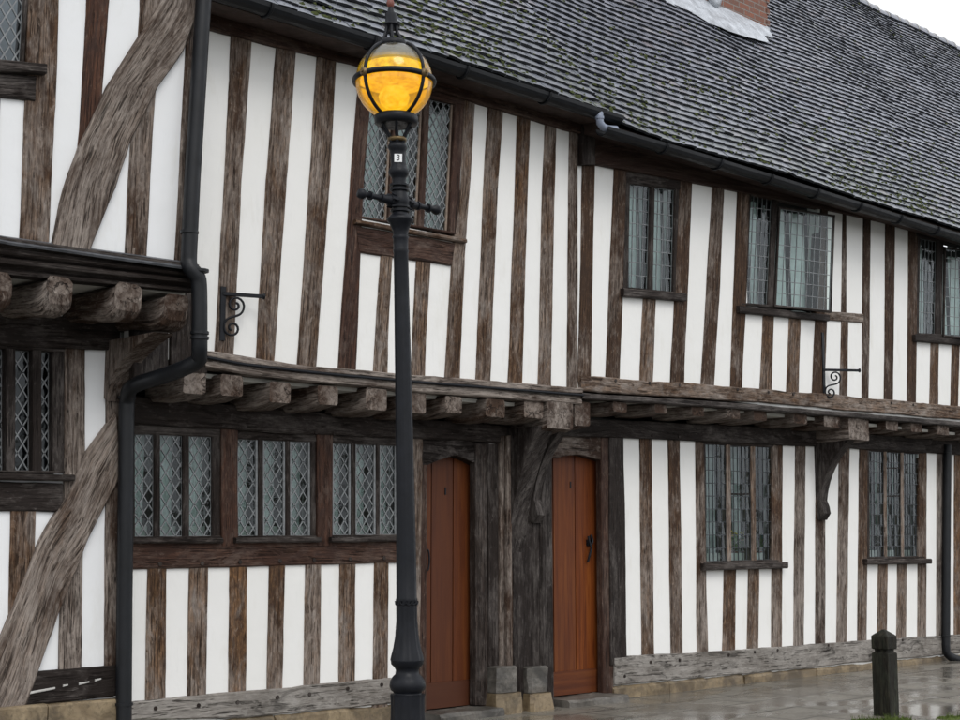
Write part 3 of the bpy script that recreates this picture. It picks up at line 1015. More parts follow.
# ================================================================== MIDDLE HOUSE
ML, MU = 0.0, -.45
SEAM_U = P(577.5, 250, MU).x
SEAM_L = P(541, 560, ML).x
mh = empty('timber_house', (SEAM_L - 2, 0, 0), 'middle jettied timber house with three banks of diamond paned windows and a plank door', 'house',
           'half timbered houses along the street')
stud(mh, [(133, 168, 280), (133, 168, 384)], MU, .012, (.1, .1), DARKOAK, 'corner_boarding')
stud(mh, [(169, 206, 280), (169, 206, 373)], MU, .022, (.16, .2), DARKOAK, 'corner_boarding')
plate_u = [(205, 30), (350, 66), (480, 106), (577, 134)]
sill_u = [(205, 351), (297, 364), (350, 370), (440, 377.5), (510, 383), (577, 388)]
# upper studs
for pts, tn, mt in (
    ([(231, 252, 30), (224, 241, 180), (214, 233, 356)], (.50, .3), TIMBER),
    ([(276, 296, 46), (266, 286, 180), (255, 273, 366)], (.47, .4), TIMBER),
    ([(316, 336, 56), (309, 329, 180), (296, 315, 372)], (.48, .35), TIMBER),
    ([(359, 373, 66), (350, 363, 180), (337, 355, 376)], (.1, .6), REDOAK),
    ([(464, 475, 95), (460, 469, 190), (451, 464, 255), (444, 459, 384)], (.42, .4), TIMBER),
    ([(488, 503, 100), (483, 497, 190), (475, 489.5, 388)], (.36, .35), TIMBER),
    ([(517, 530, 112), (514.5, 527, 190), (507, 521, 390)], (.34, .5), TIMBER),
    ([(544.5, 556, 118), (542, 554, 190), (537.5, 550, 392)], (.34, .4), TIMBER),
    ([(569, 577.5, 126), (568, 577, 190), (566.5, 576.5, 402)], (.42, .15), TIMBER),
):
    stud(mh, pts, MU, .015, tn, mt)
stud(mh, [(381, 392, 250), (375, 388, 330), (372, 387, 382)], MU, .012, (.42, .5))
stud(mh, [(416, 430.5, 256), (412, 425.5, 340), (410, 424.5, 386)], MU, .012, (.4, .5))
window(mh, 'mu', MU, [(363.5, 391), (395.5, 421.5), (427, 452)], (84, 104), (216, 231.5), 358, 461, .047, 12, 2, 'd', .068, .105, .0085,
       frame_mat=REDOAK, tone=(.2, .4), sill=(352, 463, 220, 239.5, 4.5, .05), curtain='side', inner_frame=PALEFRAME, sill_mat=TIMBER)
rail(mh, [(355, 226), (453, 243)], [(358, 253), (450, 266)], MU, .022, (.12, .4), REDOAK, 'window_apron')
# wall plate
rail(mh, [(190, 5), (350, 42), (480, 82), (577, 108)], [(190, 27), (350, 66), (480, 106), (577, 134)], MU, .05, (.1, .3), REDOAK, 'wall_plate', .01)
# jetty bressummer, weathered, two pieces + lead strip
rail(mh, [(203, 350.5), (240, 357), (297, 364.5), (350, 370), (440, 377.5), (510, 383), (579, 388)],
     [(203, 357), (240, 364), (297, 371), (350, 376.5), (440, 384), (510, 389.5), (579, 394.5)], MU, .045, (.78, .1), TIMBER, 'jetty_beam', .010)
rail(mh, [(203, 359), (240, 366), (297, 372.5), (350, 378), (440, 385.5), (510, 391), (579, 396.5)],
     [(203, 367.5), (240, 374), (297, 381), (350, 386), (440, 394), (510, 399), (579, 405)], MU, .035, (.66, .1), TIMBER, 'jetty_fascia', .010, back=.1)
b = MB()
b.tube([P(x, ln([(203, 358), (240, 365), (297, 371.6), (350, 377), (440, 384.6), (510, 390), (579, 395.6)], x), MU) + OUT * (.05 + .006 * sn(x * .06)) for x in range(203, 580, 8)], .011, 6)
b.build('cable', IRON, mh)
# joists
JP = MU - .015
for (xl, xr, yt_, yb_) in ((184, 206, 371, 394), (221, 243, 375, 396), (270, 291, 382, 403), (318, 338, 386, 405), (366, 387, 388, 410), (408, 426, 392, 413), (445, 462, 396, 413), (486, 505, 399, 417), (524, 543, 401, 418)):
    joist(mh, xl, xr, yt_, yb_, JP, .03, (.6 if xl < 240 else .46, .1), .03)
joist(mh, 547, 573, 402, 429, MU - .03, .03, (.5, .05), .05, name if False else None)
zsm = P(350, 388, MU).z
x0m = P(136, 300, MU).x
b = MB(); b.box((x0m, MU + .1, zsm - .01), (SEAM_U, .02, zsm + .02)); b.build('soffit', SOFFITPL, mh)
# lower girding beams
rail(mh, [(110, 393), (135, 396), (240, 407), (480, 424), (545, 429)], [(110, 421), (135, 424), (240, 431), (480, 442), (545, 446)], ML, .05, (.2, .1), DARKOAK, 'girding_beam', .01, pegs=[(312, 433), (330, 434)])
# window bank
wk = dict(pat='d', pw=.078, ph=.112, came=.0085, frame_mat=DARKOAK, tone=(.12, .12), curtain='side', recess=.018)
window(mh, 'ml', ML, [(134.5, 154), (160, 183), (189, 212)], (434, 437), (536.5, 536), 126, 220, .0, 14, 2, sill=(122, 218, 537.5, 537.5, 6, .07), label='left of the three lower diamond paned windows', **wk)
window(mh, 'ml', ML, [(236.5, 258), (263, 285.5), (290, 310.5)], (439, 442), (536, 535.5), 232, 315.5, .0, 12, 2, sill=(231, 316, 537.5, 537, 5.5, .07), label='middle one of the three lower diamond paned windows', inner_frame=LEADGREY, **wk)
window(mh, 'ml', ML, [(332.5, 351), (355.5, 376), (379.5, 397)], (443, 446), (535, 534.5), 329, 402, .0, 9, 2, sill=(326, 403, 537, 536, 5.5, .07), label='right of the three lower diamond paned windows', inner_frame=LEADGREY, **wk)
stud(mh, [(219, 236, 428), (220, 236, 546)], ML, .03, (.1, .6), REDOAK, 'window_post')
stud(mh, [(315, 331, 432), (315.5, 330, 546)], ML, .03, (.15, .6), REDOAK, 'window_post')
stud(mh, [(401, 421, 436), (400, 418.5, 560), (399, 417, 712)], ML, .035, (.4, .2), TIMBER, 'door_post')
rail(mh, [(118, 541), (240, 540.5), (403, 539.5)], [(118, 570), (240, 567), (403, 562.5)], ML, .024, (.12, .5), REDOAK, 'middle_rail', .006,
     pegs=[(158, 564), (200, 563.5), (238, 562), (278, 561), (312, 560), (348, 559), (382, 558)])
low_top = [(118, 571), (240, 567), (403, 562)]
low_bot = [(118, 703), (135, 701.5), (240, 691), (403, 677)]
for (a, c, d, e, tn) in ((147, 166, 145, 164.5, (.12, .7)), (189, 207.5, 186, 205.5, (.3, .5)), (229.5, 247, 227.5, 245, (.1, .9)), (269, 284.5, 266, 282, (.2, .5)),
                     (305, 320.5, 303, 319.5, (.35, .4)), (339.5, 355, 338, 354, (.25, .6)), (374, 388, 372, 387, (.15, .5))):
    stud(mh, [(a, c, 562), (d, e, 708)], ML, .014, tn, TIMBER, wear_end=min(1, tn[0] + .62))
rail(mh, [(112, 704), (135, 701.5), (240, 691), (403, 677)], [(112, 723), (135, 720), (240, 718), (403, 702)], ML, .03, (.6, .15), SILLOAK, 'sill_beam', .01,
     pegs=[(153, 708), (196, 705), (235, 702), (275, 697), (307, 694), (345, 688.5), (379, 684.5)], label='pale grey worn sill beam')
def plinth(par, px0, px1, tops, mat, plane, pr=.03):
    b = MB()
    x0, x1 = P(px0, 690, plane).x, P(px1, 690, plane).x
    zz_ = [(P(p, q, plane).x, P(p, q, plane).z) for p, q in tops]
    x = x0
    while x < x1 - .02:
        w_ = random.uniform(.45, .85)
        if x1 - x - w_ < .25: w_ = x1 - x
        zz = ln(zz_, x + w_ / 2) - .004
        b.beam([Vector((x + .004, plane - pr + .1, zz / 2 - .04)), Vector((x + w_ - .004, plane - pr + .1, zz / 2 - .04))], (0, 1, 0), (0, 0, 1), [(.1 + random.uniform(-.01, .01), zz / 2 + .04)] * 2, (.3, .2), .012, .025, .07)
        x += w_
    return b.build('stone_plinth', mat, par)
plinth(mh, 112, 403, [(112, 724), (240, 718), (403, 702)], STONE, ML)


# ---- doors
def door(par, key, xl, xr, seams, y_spring, y_peak, y_bot, y_rail, beam_y, plane=ML, rec=.10, handle=None, kind=1):
    yp = plane + rec
    ym = (y_spring + y_bot) / 2
    x0, x1 = P(xl, ym, yp).x, P(xr, ym, yp).x
    zs_ = P(xr, y_spring, yp).z; zp = P((xl + xr) / 2, y_peak, yp).z
    zb = P((xl + xr) / 2, y_bot, yp).z; zr = P((xl + xr) / 2, y_rail, yp).z
    W = x1 - x0
    arch = lambda x: zs_ + (zp - zs_) * (1 - abs(2 * min(1, max(0, (x - x0) / W)) - 1) ** 1.35)
    b = MB()
    xs = [x0] + [P(s, ym, yp).x for s in seams] + [x1]
    for k, (a, c) in enumerate(zip(xs[:-1], xs[1:])):
        off = Vector((random.uniform(-9, 9), random.uniform(-9, 9), 0)); sh = (random.uniform(0, .25) + (.35 if k == 1 else 0) + (.62 if kind == 1 else .05), .2, random.random())
        a2, c2 = a + .006, c - .006
        n = 6
        bot = [Vector((a2 + (c2 - a2) * i / n, yp, zr - .01)) for i in range(n + 1)]
        top = [Vector((a2 + (c2 - a2) * i / n, yp, arch(a2 + (c2 - a2) * i / n) + .03)) for i in range(n + 1)]
        poly = bot + top[::-1]
        fx = random.uniform(-.002, .002)
        b.prism(poly, (0, fx, 0), (0, .045, 0), 0, sh, grain=lambda p: Vector((p.x, p.z, p.y)) + off)
    poly = [Vector((x0, yp, zb)), Vector((x1, yp, zb)), Vector((x1, yp, zr)), Vector((x0, yp, zr))]
    b.prism(poly, (0, -.022, 0), (0, .045, 0), 0, (1.3 if kind == 1 else .6, .2, .5), grain=lambda p: Vector((p.z, p.x, p.y)))
    b.box((x0 + .002, yp + .046, zb), (x1 - .002, yp + .06, zp), 0, (1, .2, .5))
    leaf = b.build('door', DOOR, par)
    # arched head
    b = MB()
    zt = P((xl + xr) / 2, beam_y, plane).z
    n = 16
    ext = .075
    X = [x0 - ext] + [x0 + W * i / n for i in range(n + 1)] + [x1 + ext]
    fr = []
    for x in X:
        za = arch(x) if x0 <= x <= x1 else zs_
        fr.append((b.vert((x, plane - .008, za), (za, x, 0), (.1, .02, .5)), b.vert((x, plane - .008, zt + .07), (zt, x, 0), (.1, .02, .5)), b.vert((x, yp + .02, za), (za, x, .1), (.1, .02, .5))))
    for (p, q) in zip(fr[:-1], fr[1:]):
        b.face((p[0], q[0], q[1], p[1])); b.face((p[0], p[2], q[2], q[0]))
    b.build('door_head', TIMBER if kind == 2 else DARKOAK, par)
    b = MB()
    for (a, c) in ((x0 - .085, x0 + .006), (x1 - .006, x1 + .05)):
        b.timber([Vector((a, plane, zs_ + .03)), Vector((a, plane, zb - .02))], [Vector((c, plane, zs_ + .03)), Vector((c, plane, zb - .02))], OUT, .004, rec + .05, (.1, .3), .003, .012)
    b.build('door_jamb', REDOAK, par)
    if handle:
        hx, hy = handle
        c = P(hx, hy, yp)
        b = MB()
        if kind == 1:
            pts = [c + Vector((0, -.03, 0)) + Vector((.022 * math.sin(t), 0, .085 * math.cos(t))) for t in [math.pi * k / 10 for k in range(11)]]
            b.tube([c + Vector((0, 0, .085))] + pts + [c + Vector((0, 0, -.085))], .008, 6)
            b.box((c.x - .015, c.y - .008, c.z + .07), (c.x + .015, c.y + .002, c.z + .11)); b.box((c.x - .014, c.y - .007, c.z - .11), (c.x + .016, c.y + .003, c.z - .07))
        else:
            b.box((c.x - .04, c.y - .012, c.z + .02), (c.x + .03, c.y + .002, c.z + .075))
            b.tube([c + Vector((-.04, -.03, .11)), c + Vector((-.035, -.035, .06)), c + Vector((-.01, -.04, 0)), c + Vector((-.03, -.035, -.06)), c + Vector((-.04, -.02, -.13))], .012, 6)
            b.tube([c + Vector((.02, -.01, .12)), c + Vector((.02, -.03, .06)), c + Vector((.0, -.03, .03))], .012, 6)
        b.build('handle', IRON, leaf)
        b = MB()
        k2 = P((xl + xr) / 2 - 1, y_spring + 23, yp)
        b.box((k2.x - .008, k2.y - .006, k2.z - .03), (k2.x + .008, k2.y + .004, k2.z + .03))
        b.build('keyhole_plate', IRON, leaf)
    HOLES.setdefault(key, []).append((x0 - .02, x1 + .02, -.1, zp + .03))
    return x0, x1, zb


d1 = door(mh, 'ml', 418.5, 474, (431, 453), 468, 456, 707, 681.5, 446, handle=(425, 560))
stud(mh, [(474, 486, 444), (474, 486.5, 705)], ML, .02, (.12, .3), DARKOAK, 'door_post')
stud(mh, [(486, 496, 444), (487, 497, 705)], ML, .03, (.2, .1), DARKOAK, 'door_post')
# engaged shafts beside the doors: fluted posts on foot blocks
def shaft_post(par, xl, xr, y0, y1, depth, tone, mat):
    b = MB()
    for (a, c, f) in ((0, .30, .6), (.32, .68, 1.0), (.70, 1, .6)):
        L, Rr = px_strip([(xl + (xr - xl) * a, xl + (xr - xl) * c, y0), (xl + (xr - xl) * a, xl + (xr - xl) * c, y1)], ML)
        b.timber(L, Rr, OUT, depth * f, .05, tone, .006, .03)
    return b.build('moulded_post', mat, par)
shaft_post(mh, 496, 509, 436, 704, .10, (.5, .1), TIMBER)
stud(mh, [(508, 527, 432), (508, 529, 706)], ML, .07, (.06, .0), DARKOAK, 'centre_post')
# ================================================================== RIGHT HOUSE
rh = empty('timber_house', (SEAM_L + 4, 0, 0), 'long right hand timber house with rectangular leaded casements and an orange plank door', 'house',
           'half timbered houses along the street')
shaft_post(rh, 528, 544, 432, 704, .10, (.22, .0), DARKOAK)
PXE = 1228
plate_r = [(575, 160), (612, 168), (711, 186), (737, 191), (842, 214), (907, 228), (960, 240), (1085, 268)]
sill_r = [(577, 377), (720, 386), (820, 394), (960, 407), (1085, 419)]
for pts, tn, mt in (
    ([(582, 594.5, 158), (580.5, 592.5, 250), (577.5, 590, 382)], (.22, .25), TIMBER),
    ([(614, 626, 162), (608, 622, 300), (605, 618.5, 384)], (.16, .2), TIMBER),
    ([(678, 691.5, 176), (674.5, 687, 290), (669.5, 683, 387)], (.2, .2), TIMBER),
    ([(712, 723.5, 182), (706, 719, 290), (700, 713, 389)], (.16, .2), TIMBER),
    ([(737, 748.5, 187), (732.5, 745, 310), (729.5, 741, 391)], (.1, .3), TIMBER),
    ([(820.5, 827, 206), (815, 826, 320), (811, 823.5, 400)], (.12, .2), TIMBER),
    ([(863, 870, 214), (862, 869, 320), (861.5, 867.5, 403)], (.18, .1), TIMBER),
    ([(885, 894.5, 219), (884.5, 893, 320), (883.5, 892, 406)], (.1, .15), TIMBER),
    ([(908, 917, 224), (907.5, 916, 330), (906.5, 915, 408)], (.1, .2), TIMBER),
    ([(985, 994, 245), (983, 992, 412)], (.15, .2), TIMBER),
    ([(1006, 1015, 250), (1004, 1013, 415)], (.15, .2), TIMBER),
    ([(1028, 1037, 255), (1026, 1035, 417)], (.15, .2), TIMBER),
    ([(1050, 1059, 260), (1048, 1057, 419)], (.15, .2), TIMBER),
    ([(1072, 1081, 265), (1070, 1079, 421)], (.15, .2), TIMBER),
):
    stud(rh, pts, MU, .015, (tn[0] - .12, tn[1]), mt)
for k in range(7):
    xx = 1094 + k * 19
    stud(rh, [(xx, xx + 8, ln(plate_r, xx) - 4), (xx - 2, xx + 6, ln(sill_r, xx) + 4)], MU, .015, (.15, .2))
    stud(rh, [(xx, xx + 8, 462), (xx - 1, xx + 7, 640)], ML, .014, (.2, .4), wear_end=.4)
stud(rh, [(842.5, 846, 208), (841, 846, 314)], MU, .010, (.1, .1))
stud(rh, [(841, 848, 318), (839, 846.5, 402)], MU, .012, (.3, .3))
rail(rh, [(823, 311), (862, 314)], [(823, 320), (862, 323)], MU, .02, (.4, .3), TIMBER, 'short_rail')
for (a, c, d, e, y0, y1) in ((642.5, 655.5, 639, 652, 298, 386), (762.5, 773.5, 759.5, 771, 312, 392), (789, 800, 786, 798, 316, 395), (930.5, 938.5, 929, 937.5, 342, 409), (951.5, 959, 950, 957.5, 344, 411), (968, 976, 966, 974, 346, 413)):
    stud(rh, [(a, c, y0), (d, e, y1)], MU, .012, (.2, .5), TIMBER)
wr = dict(pat='r', frame_mat=DARKOAK, tone=(.1, .15), recess=.018, came_mat=LEADGREY)
window(rh, 'ru', MU, [(628.5, 649), (653.5, 673.5)], (184, 190), (287, 292), 622, 678, .022, 16, 3, pw=.085, ph=.125, came=.006, curtain='wide', sill=(619, 682, 289, 294, 8, .06), **wr)
window(rh, 'ru', MU, [(748, 770), (775, 818)], (195, 205), (303, 308), 743, 822, .045, 14, 3, pw=.085, ph=.125, came=.006, curtain='wide', open_light=1, sill=(735, 825, 306, 315, 7, .06), **wr)
window(rh, 'ru', MU, [(919, 936), (942, 972)], (238, 249), (333, 336), 914, 977, .015, 14, 3, pw=.085, ph=.125, came=.006, curtain='wide', open_light=1, sill=(911, 980, 335, 341, 6.5, .06), **wr)


def casement(par, xl, xr, yt_l, yb_l, lean, ang, plane=MU):
    """outward opened casement hinged on its left edge"""
    w = P(xr, (yt_l + yb_l) / 2, plane).x - P(xl, (yt_l + yb_l) / 2, plane).x
    A = P(xl - lean * 50, yb_l, plane) + OUT * .02; T = P(xl + lean * 50, yt_l, plane) + OUT * .02
    d = Vector((math.cos(R(ang)), -math.sin(R(ang)), 0))
    out = Vector((-math.sin(R(ang)), -math.cos(R(ang)), 0))
    q = [A, A + d * w, T + d * w, T]
    b = MB(); e = .022
    for (p0, p1, s0) in ((q[0], q[3], d), (q[1], q[2], -d)):
        a0, a1 = (p0, p1) if s0 is d else (p0 - d * e, p1 - d * e)
        b.timber([a0, a1], [a0 + d * e, a1 + d * e], out, .014, .014, (.1, .1), .001, .003)
    for (p0, p1, up) in ((q[0], q[1], 1), (q[3], q[2], -1)):
        z = Vector((0, 0, e * up))
        b.timber([p0, p1], [p0 + z, p1 + z], out, .0125, .0125, (.1, .1), .001, .003)
    fo = b.build('open_casement', DARKOAK, par)
    bg, bc = MB(), MB()
    ins = [q[0] + d * e + Vector((0, 0, e)), q[1] - d * e + Vector((0, 0, e)), q[2] - d * e - Vector((0, 0, e)), q[3] + d * e - Vector((0, 0, e))]
    glaze(ins, 'r', .085, .125, .006, out, bg, bc)
    bg.build('glazing', GLASS, fo, recalc=False); bc.build('lead_cames', LEADGREY, fo)
    return fo


casement(rh, 774.5, 816.5, 207, 307, .045, 14)
casement(rh, 942, 972, 247, 337, .015, 14)
# eaves: wall plate
rail(rh, [(577, 128), (700, 166), (820, 199), (960, 234), (1085, 262)], [(577, 162), (612, 169), (711, 187), (842, 214), (960, 241), (1085, 270)], MU, .05, (.06, .3), REDOAK, 'wall_plate', .01)
# jetty beam
rail(rh, [(578, 376.5), (720, 386), (820, 394), (960, 407), (1085, 419)], [(578, 391), (720, 400), (820, 408), (960, 420), (1085, 431)], MU, .04, (.62, .45), TIMBER, 'jetty_beam', .012,
     pegs=[(612, 381), (646, 383.5), (676, 385.5), (734, 390), (765, 392.5), (790, 394.5), (888, 403), (910, 405)])
rail(rh, [(578, 393), (720, 402.5), (820, 410.5), (960, 422), (1085, 433)], [(578, 399), (720, 408), (820, 415.5), (960, 427), (1085, 437)], MU, .055, (.5, .0), DARKOAK, 'jetty_moulding', .006, back=.1)
for (xl, xr, yt_, yb_) in ((575, 590, 401, 426), (613, 627, 402, 412), (655, 667, 404, 413), (692, 704, 406, 416), (727, 740, 408, 419), (754, 767, 410, 421), (794, 807, 412, 424), (824, 840, 414, 427), (849, 869, 416, 440), (886, 898, 420, 430), (911, 922, 422, 432), (937, 949, 425, 435), (964, 975, 427, 437), (990, 1001, 430, 440), (1016, 1027, 433, 443), (1042, 1053, 435, 445)):
    joist(rh, xl, xr, yt_, yb_, MU - .015, .03, (.42, .05), .02)
zsr = P(720, 408, MU).z
XE = P(PXE, 500, ML).x
b = MB(); b.box((SEAM_U + .003, MU + .1, zsr - .01), (XE, .02, zsr + .02)); b.build('soffit', SOFFITPL, rh)
rail(rh, [(546, 417), (600, 420), (700, 424), (820, 431), (960, 441), (1085, 449)], [(546, 436), (621, 438), (700, 441.5), (820, 447), (960, 455), (1085, 462)], ML, .05, (.12, .05), DARKOAK, 'girding_beam', .008, pegs=[(648, 436), (675, 437)])
d2 = door(rh, 'rl', 545, 597.5, (553.5, 575.5), 462, 455, 694, 670.5, 437, handle=(589, 548), kind=2)
stud(rh, [(600, 608, 436), (602, 613, 694)], ML, .015, (.1, .4), REDOAK, 'door_post')
stud(rh, [(607, 621.5, 434), (608.5, 625, 665)], ML, .03, (.14, .1), DARKOAK, 'door_post')
for (a, c, y0, d, e, y1, tn, we) in (
    (639, 651, 436, 641.5, 653.5, 664, (.18, .4), .3), (667.5, 679, 436, 670.5, 682, 662, (.2, .3), .45), (695, 702.5, 438, 697, 707.5, 660, (.3, .2), .5),
    (723.5, 735.5, 569, 722, 734, 658, (.2, .5), .45), (748, 758.5, 569, 746.5, 757.5, 656, (.2, .5), .45), (771.5, 782, 442, 771, 781, 654, (.15, .3), .5),
    (795, 805, 442, 793, 803, 652, (.35, .1), .6), (815.5, 824.5, 444, 815, 824.5, 650, (.2, .05), .3), (839, 849, 446, 836, 846, 648, (.25, .2), .75),
    (859, 867, 448, 857, 866, 646, (.2, .35), .6), (878, 887, 563, 876.5, 886, 644, (.25, .5), .6), (897, 906, 562, 896, 905.5, 642, (.3, .4), .6), (918.5, 926, 450, 917, 925.5, 640, (.15, .3), .6),
    (936.5, 944.5, 452, 936, 944, 640, (.45, .0), .5), (954, 962, 455, 953.5, 961.5, 638, (.15, .8), .3),
    (974, 982, 457, 973, 981, 638, (.2, .4), .4), (994, 1002, 458, 993, 1001, 636, (.2, .4), .4), (1014, 1022, 460, 1013, 1021, 636, (.2, .4), .4), (1034, 1042, 460, 1033, 1041, 636, (.2, .4), .4), (1054, 1062, 460, 1053, 1061, 636, (.2, .4), .4), (1074, 1082, 460, 1073, 1081, 636, (.2, .4), .4)):
    stud(rh, [(a, c, y0), (d, e, y1)], ML, .014, tn, TIMBER, wear_end=min(1, we + .25))
wl = dict(pat='r', frame_mat=DARKOAK, tone=(.1, .25), came_mat=LEADDARK, recess=.012, pale_mull=True)
window(rh, 'rl', ML, [(705.5, 726.5), (730.5, 751), (755.5, 772.5)], (444, 447.5), (561.5, 559.5), 702, 777, -.01, 9, 3, pw=.075, ph=.125, came=.008, curtain='both', sill=(699.5, 782, 563.5, 561.5, 7, .08), label='lower leaded window with potted plants on its sill', **wl)
window(rh, 'rl', ML, [(869, 884), (886.5, 901), (903.5, 919)], (451, 454), (557, 556), 866, 923, -.006, 9, 3, pw=.065, ph=.125, came=.008, curtain='both', sill=(861.5, 926, 559, 558.5, 5.5, .08), label='lower leaded window near the far drainpipe', cmat=CURTAIN_TEAL, **wl)
# small vent light frame of both lower windows
for (xl, xr, yt_, yb_) in ((730.5, 751, 446, 494), (887, 901, 468, 496)):
    b = MB()
    for (p, q) in (((xl, yt_), (xl, yb_)), ((xr, yt_), (xr, yb_)), ((xl, yt_), (xr, yt_)), ((xl, yb_), (xr, yb_))):
        b.beam([P(p[0], p[1], ML) + Vector((0, .022, 0)), P(q[0], q[1], ML) + Vector((0, .022, 0))], (.0, 1, 0), (1, 0, 0) if p[0] == q[0] else (0, 0, 1), [(.012, .009)] * 2, (.1, .1), .001, .003)
    b.build('vent_casement', DARKOAK, rh)
rail(rh, [(612, 657), (720, 651), (820, 643.5), (960, 634), (1085, 627)], [(612, 685), (720, 675.5), (820, 666), (960, 653), (1085, 643)], ML, .03, (.6, .1), SILLOAK, 'sill_beam', .012,
     pegs=[(622, 676), (648, 662), (677, 660), (726, 655), (752, 652), (775, 650), (826, 645), (900, 640)], label='pale grey worn sill beam with dark knots')
plinth(rh, 611, PXE, [(611, 686), (720, 676), (820, 667), (960, 654), (1085, 644)], STONE, ML, .03)
# big curved brackets
zb1 = P(536, 522, ML).z; zt1 = P(536, 430, ML).z
xa = P(528, 480, ML - .1).x
stud(rh, [(527, 545, 434), (527, 548, 706)], ML, .075, (.2, .0), DARKOAK, 'centre_post')
bracket(rh, P(511, 480, ML - .1).x, P(511, 480, ML - .1).x + .2, ML - .055, MU + .02, P(530, 600, ML - .1).z, P(552, 429, MU).z + .02, .0, (.1, 0), False, DARKOAK)
bx = P(533, 480, ML - .1).x
bracket(rh, bx, bx + .10, ML - .07, MU + .0, P(538, 523, ML - .1).z, P(552, 429, MU).z + .02, .03, (.3, 0), True, DARKOAK)
xa3 = P(815.5, 500, ML).x
bracket(rh, xa3, xa3 + .14, ML - .0, MU + .02, P(820, 520, ML).z, P(850, 440, MU).z, .05, (.12, 0), True, DARKOAK)
# foot blocks and their stones
for (par, xl, xr, y0, y1, y2, d) in ((mh, 490, 518, 666, 692, 709, .14), (rh, 522, 549, 666, 692, 709, .14)):
    A, B = P(xl + 8, y0, ML - d), P(xr, y0, ML - d)
    x0, x1 = B.x - .24, B.x
    zt, zm = P(xr - 5, y0, ML - d).z, P(xr - 5, y1, ML - d).z
    b = MB(); b.beam([Vector(((x0 + x1) / 2, ML - d / 2 + .02, zm)), Vector(((x0 + x1) / 2, ML - d / 2 + .02, zt - .012)), Vector(((x0 + x1) / 2, ML - d / 2 + .02, zt))], (1, 0, 0), (0, 1, 0), [((x1 - x0) / 2, d / 2 + .02)] * 2 + [((x1 - x0) / 2 - .015, d / 2 + .008)], (.45, .1), .014, .022, .04)
    b.build('foot_block', STEP, par)
    b = MB(); b.beam([Vector(((x0 + x1) / 2 + .0, ML - d / 2, -.05)), Vector(((x0 + x1) / 2, ML - d / 2, zm - .005))], (1, 0, 0), (0, 1, 0), [((x1 - x0) / 2 + .03, d / 2 + .06), ((x1 - x0) / 2 + .015, d / 2 + .045)], (.45, .1), .02, .035, .035)
    b.build('foot_stone', STONE, par)
# doorsteps
for (par, (x0, x1, zb)) in ((mh, d1), (rh, d2)):
    b = MB()
    b.beam([Vector((x0 - .05, -.06, zb / 2 - .03)), Vector((x1 + .04, -.06, zb / 2 - .03))], (0, 1, 0), (0, 0, 1), [(.17, max(.02, zb / 2 + .02))] * 2, (.3, .2), .014, .02, .06)
    b.build('doorstep', STEP, par)
# walls
zmt = P(350, 375, MU).z
x0ml = P(112, 540, ML).x - .5
wall(mh, x0ml, SEAM_L - .002, .0, P(240, 420, ML).z, ML, HOLES['ml'], PLASTER)
wall(mh, x0m, SEAM_U - .002, zmt - .02, 5.16, MU, HOLES['mu'], PLASTER)
wall(rh, SEAM_L + .002, XE, .0, P(700, 430, ML).z, ML, HOLES['rl'], PLASTER)
XEU = P(PXE, 330, MU).x
wall(rh, SEAM_U + .002, XEU, P(720, 395, MU).z - .05, 5.16, MU, HOLES['ru'], PLASTER)
b = MB(); b.box((XEU - .12, MU + .142, 2.6), (XEU - .01, 6, 5.0)); b.box((XEU - .12, .142, 0), (XEU - .01, 6, 2.6)); b.build('side_wall', PLASTER, rh)
for par, xa, xb in ((mh, x0m + .1, SEAM_U - .02), (rh, SEAM_U + .02, XEU - .13)):
    b = MB()
    b.box((xa, 2.4, .0), (xb, 2.5, 5.1)); b.box((xa, .15, .0), (xb, 2.39, .04)); b.box((xa, .15, 2.55), (xb, 2.39, 2.6)); b.box((xa, MU + .15, 4.95), (xb, 2.39, 5.05))
    b.box((xa, MU + .15, 2.62), (xa + .05, 2.39, 4.94)); b.box((xb - .05, MU + .15, 2.62), (xb, 2.39, 4.94)); b.box((xa, .15, .05), (xa + .05, 2.39, 2.54)); b.box((xb - .05, .15, .05), (xb, 2.39, 2.54))
    b.build('inner_wall', INNER, par)

# ---- roofs
EY = -.78
ez_m = P(480, 76, EY).z; ez_r = P(760, 172, EY).z
rdg = P(905, 24, 3.0)
RYY, RZZ = 3.0, rdg.z
SEAM_R = P(606, 118, EY).x


def lichen(cx, t, rng):
    base = max(0, 1 - t * 4.5) * .8 + max(0, .35 * sn(cx * .9, t * 9, 21))
    return max(0, min(1, base * rng.uniform(.2, 1.1)))


def chim_hole(cx, t): return False


def eave_m(x):
    return (EY, ez_m)


def eave_r(x):
    k = min(1, max(0, (x - SEAM_R) / 1.4))
    return (EY - .03, ez_r - .02 + (ez_m - ez_r) * .35 * (1 - k) ** 2)


ridge_f = lambda x: (RYY, RZZ + .05 * sn(x * .5, 3))
dk_m, pt_m = roof(mh, x0m - .2, SEAM_R, eave_m, ridge_f, 3, lich_fn=lichen)
dk_r, pt_r = roof(rh, SEAM_R + .001, XEU + .25, eave_r, ridge_f, 3, lich_fn=lichen)
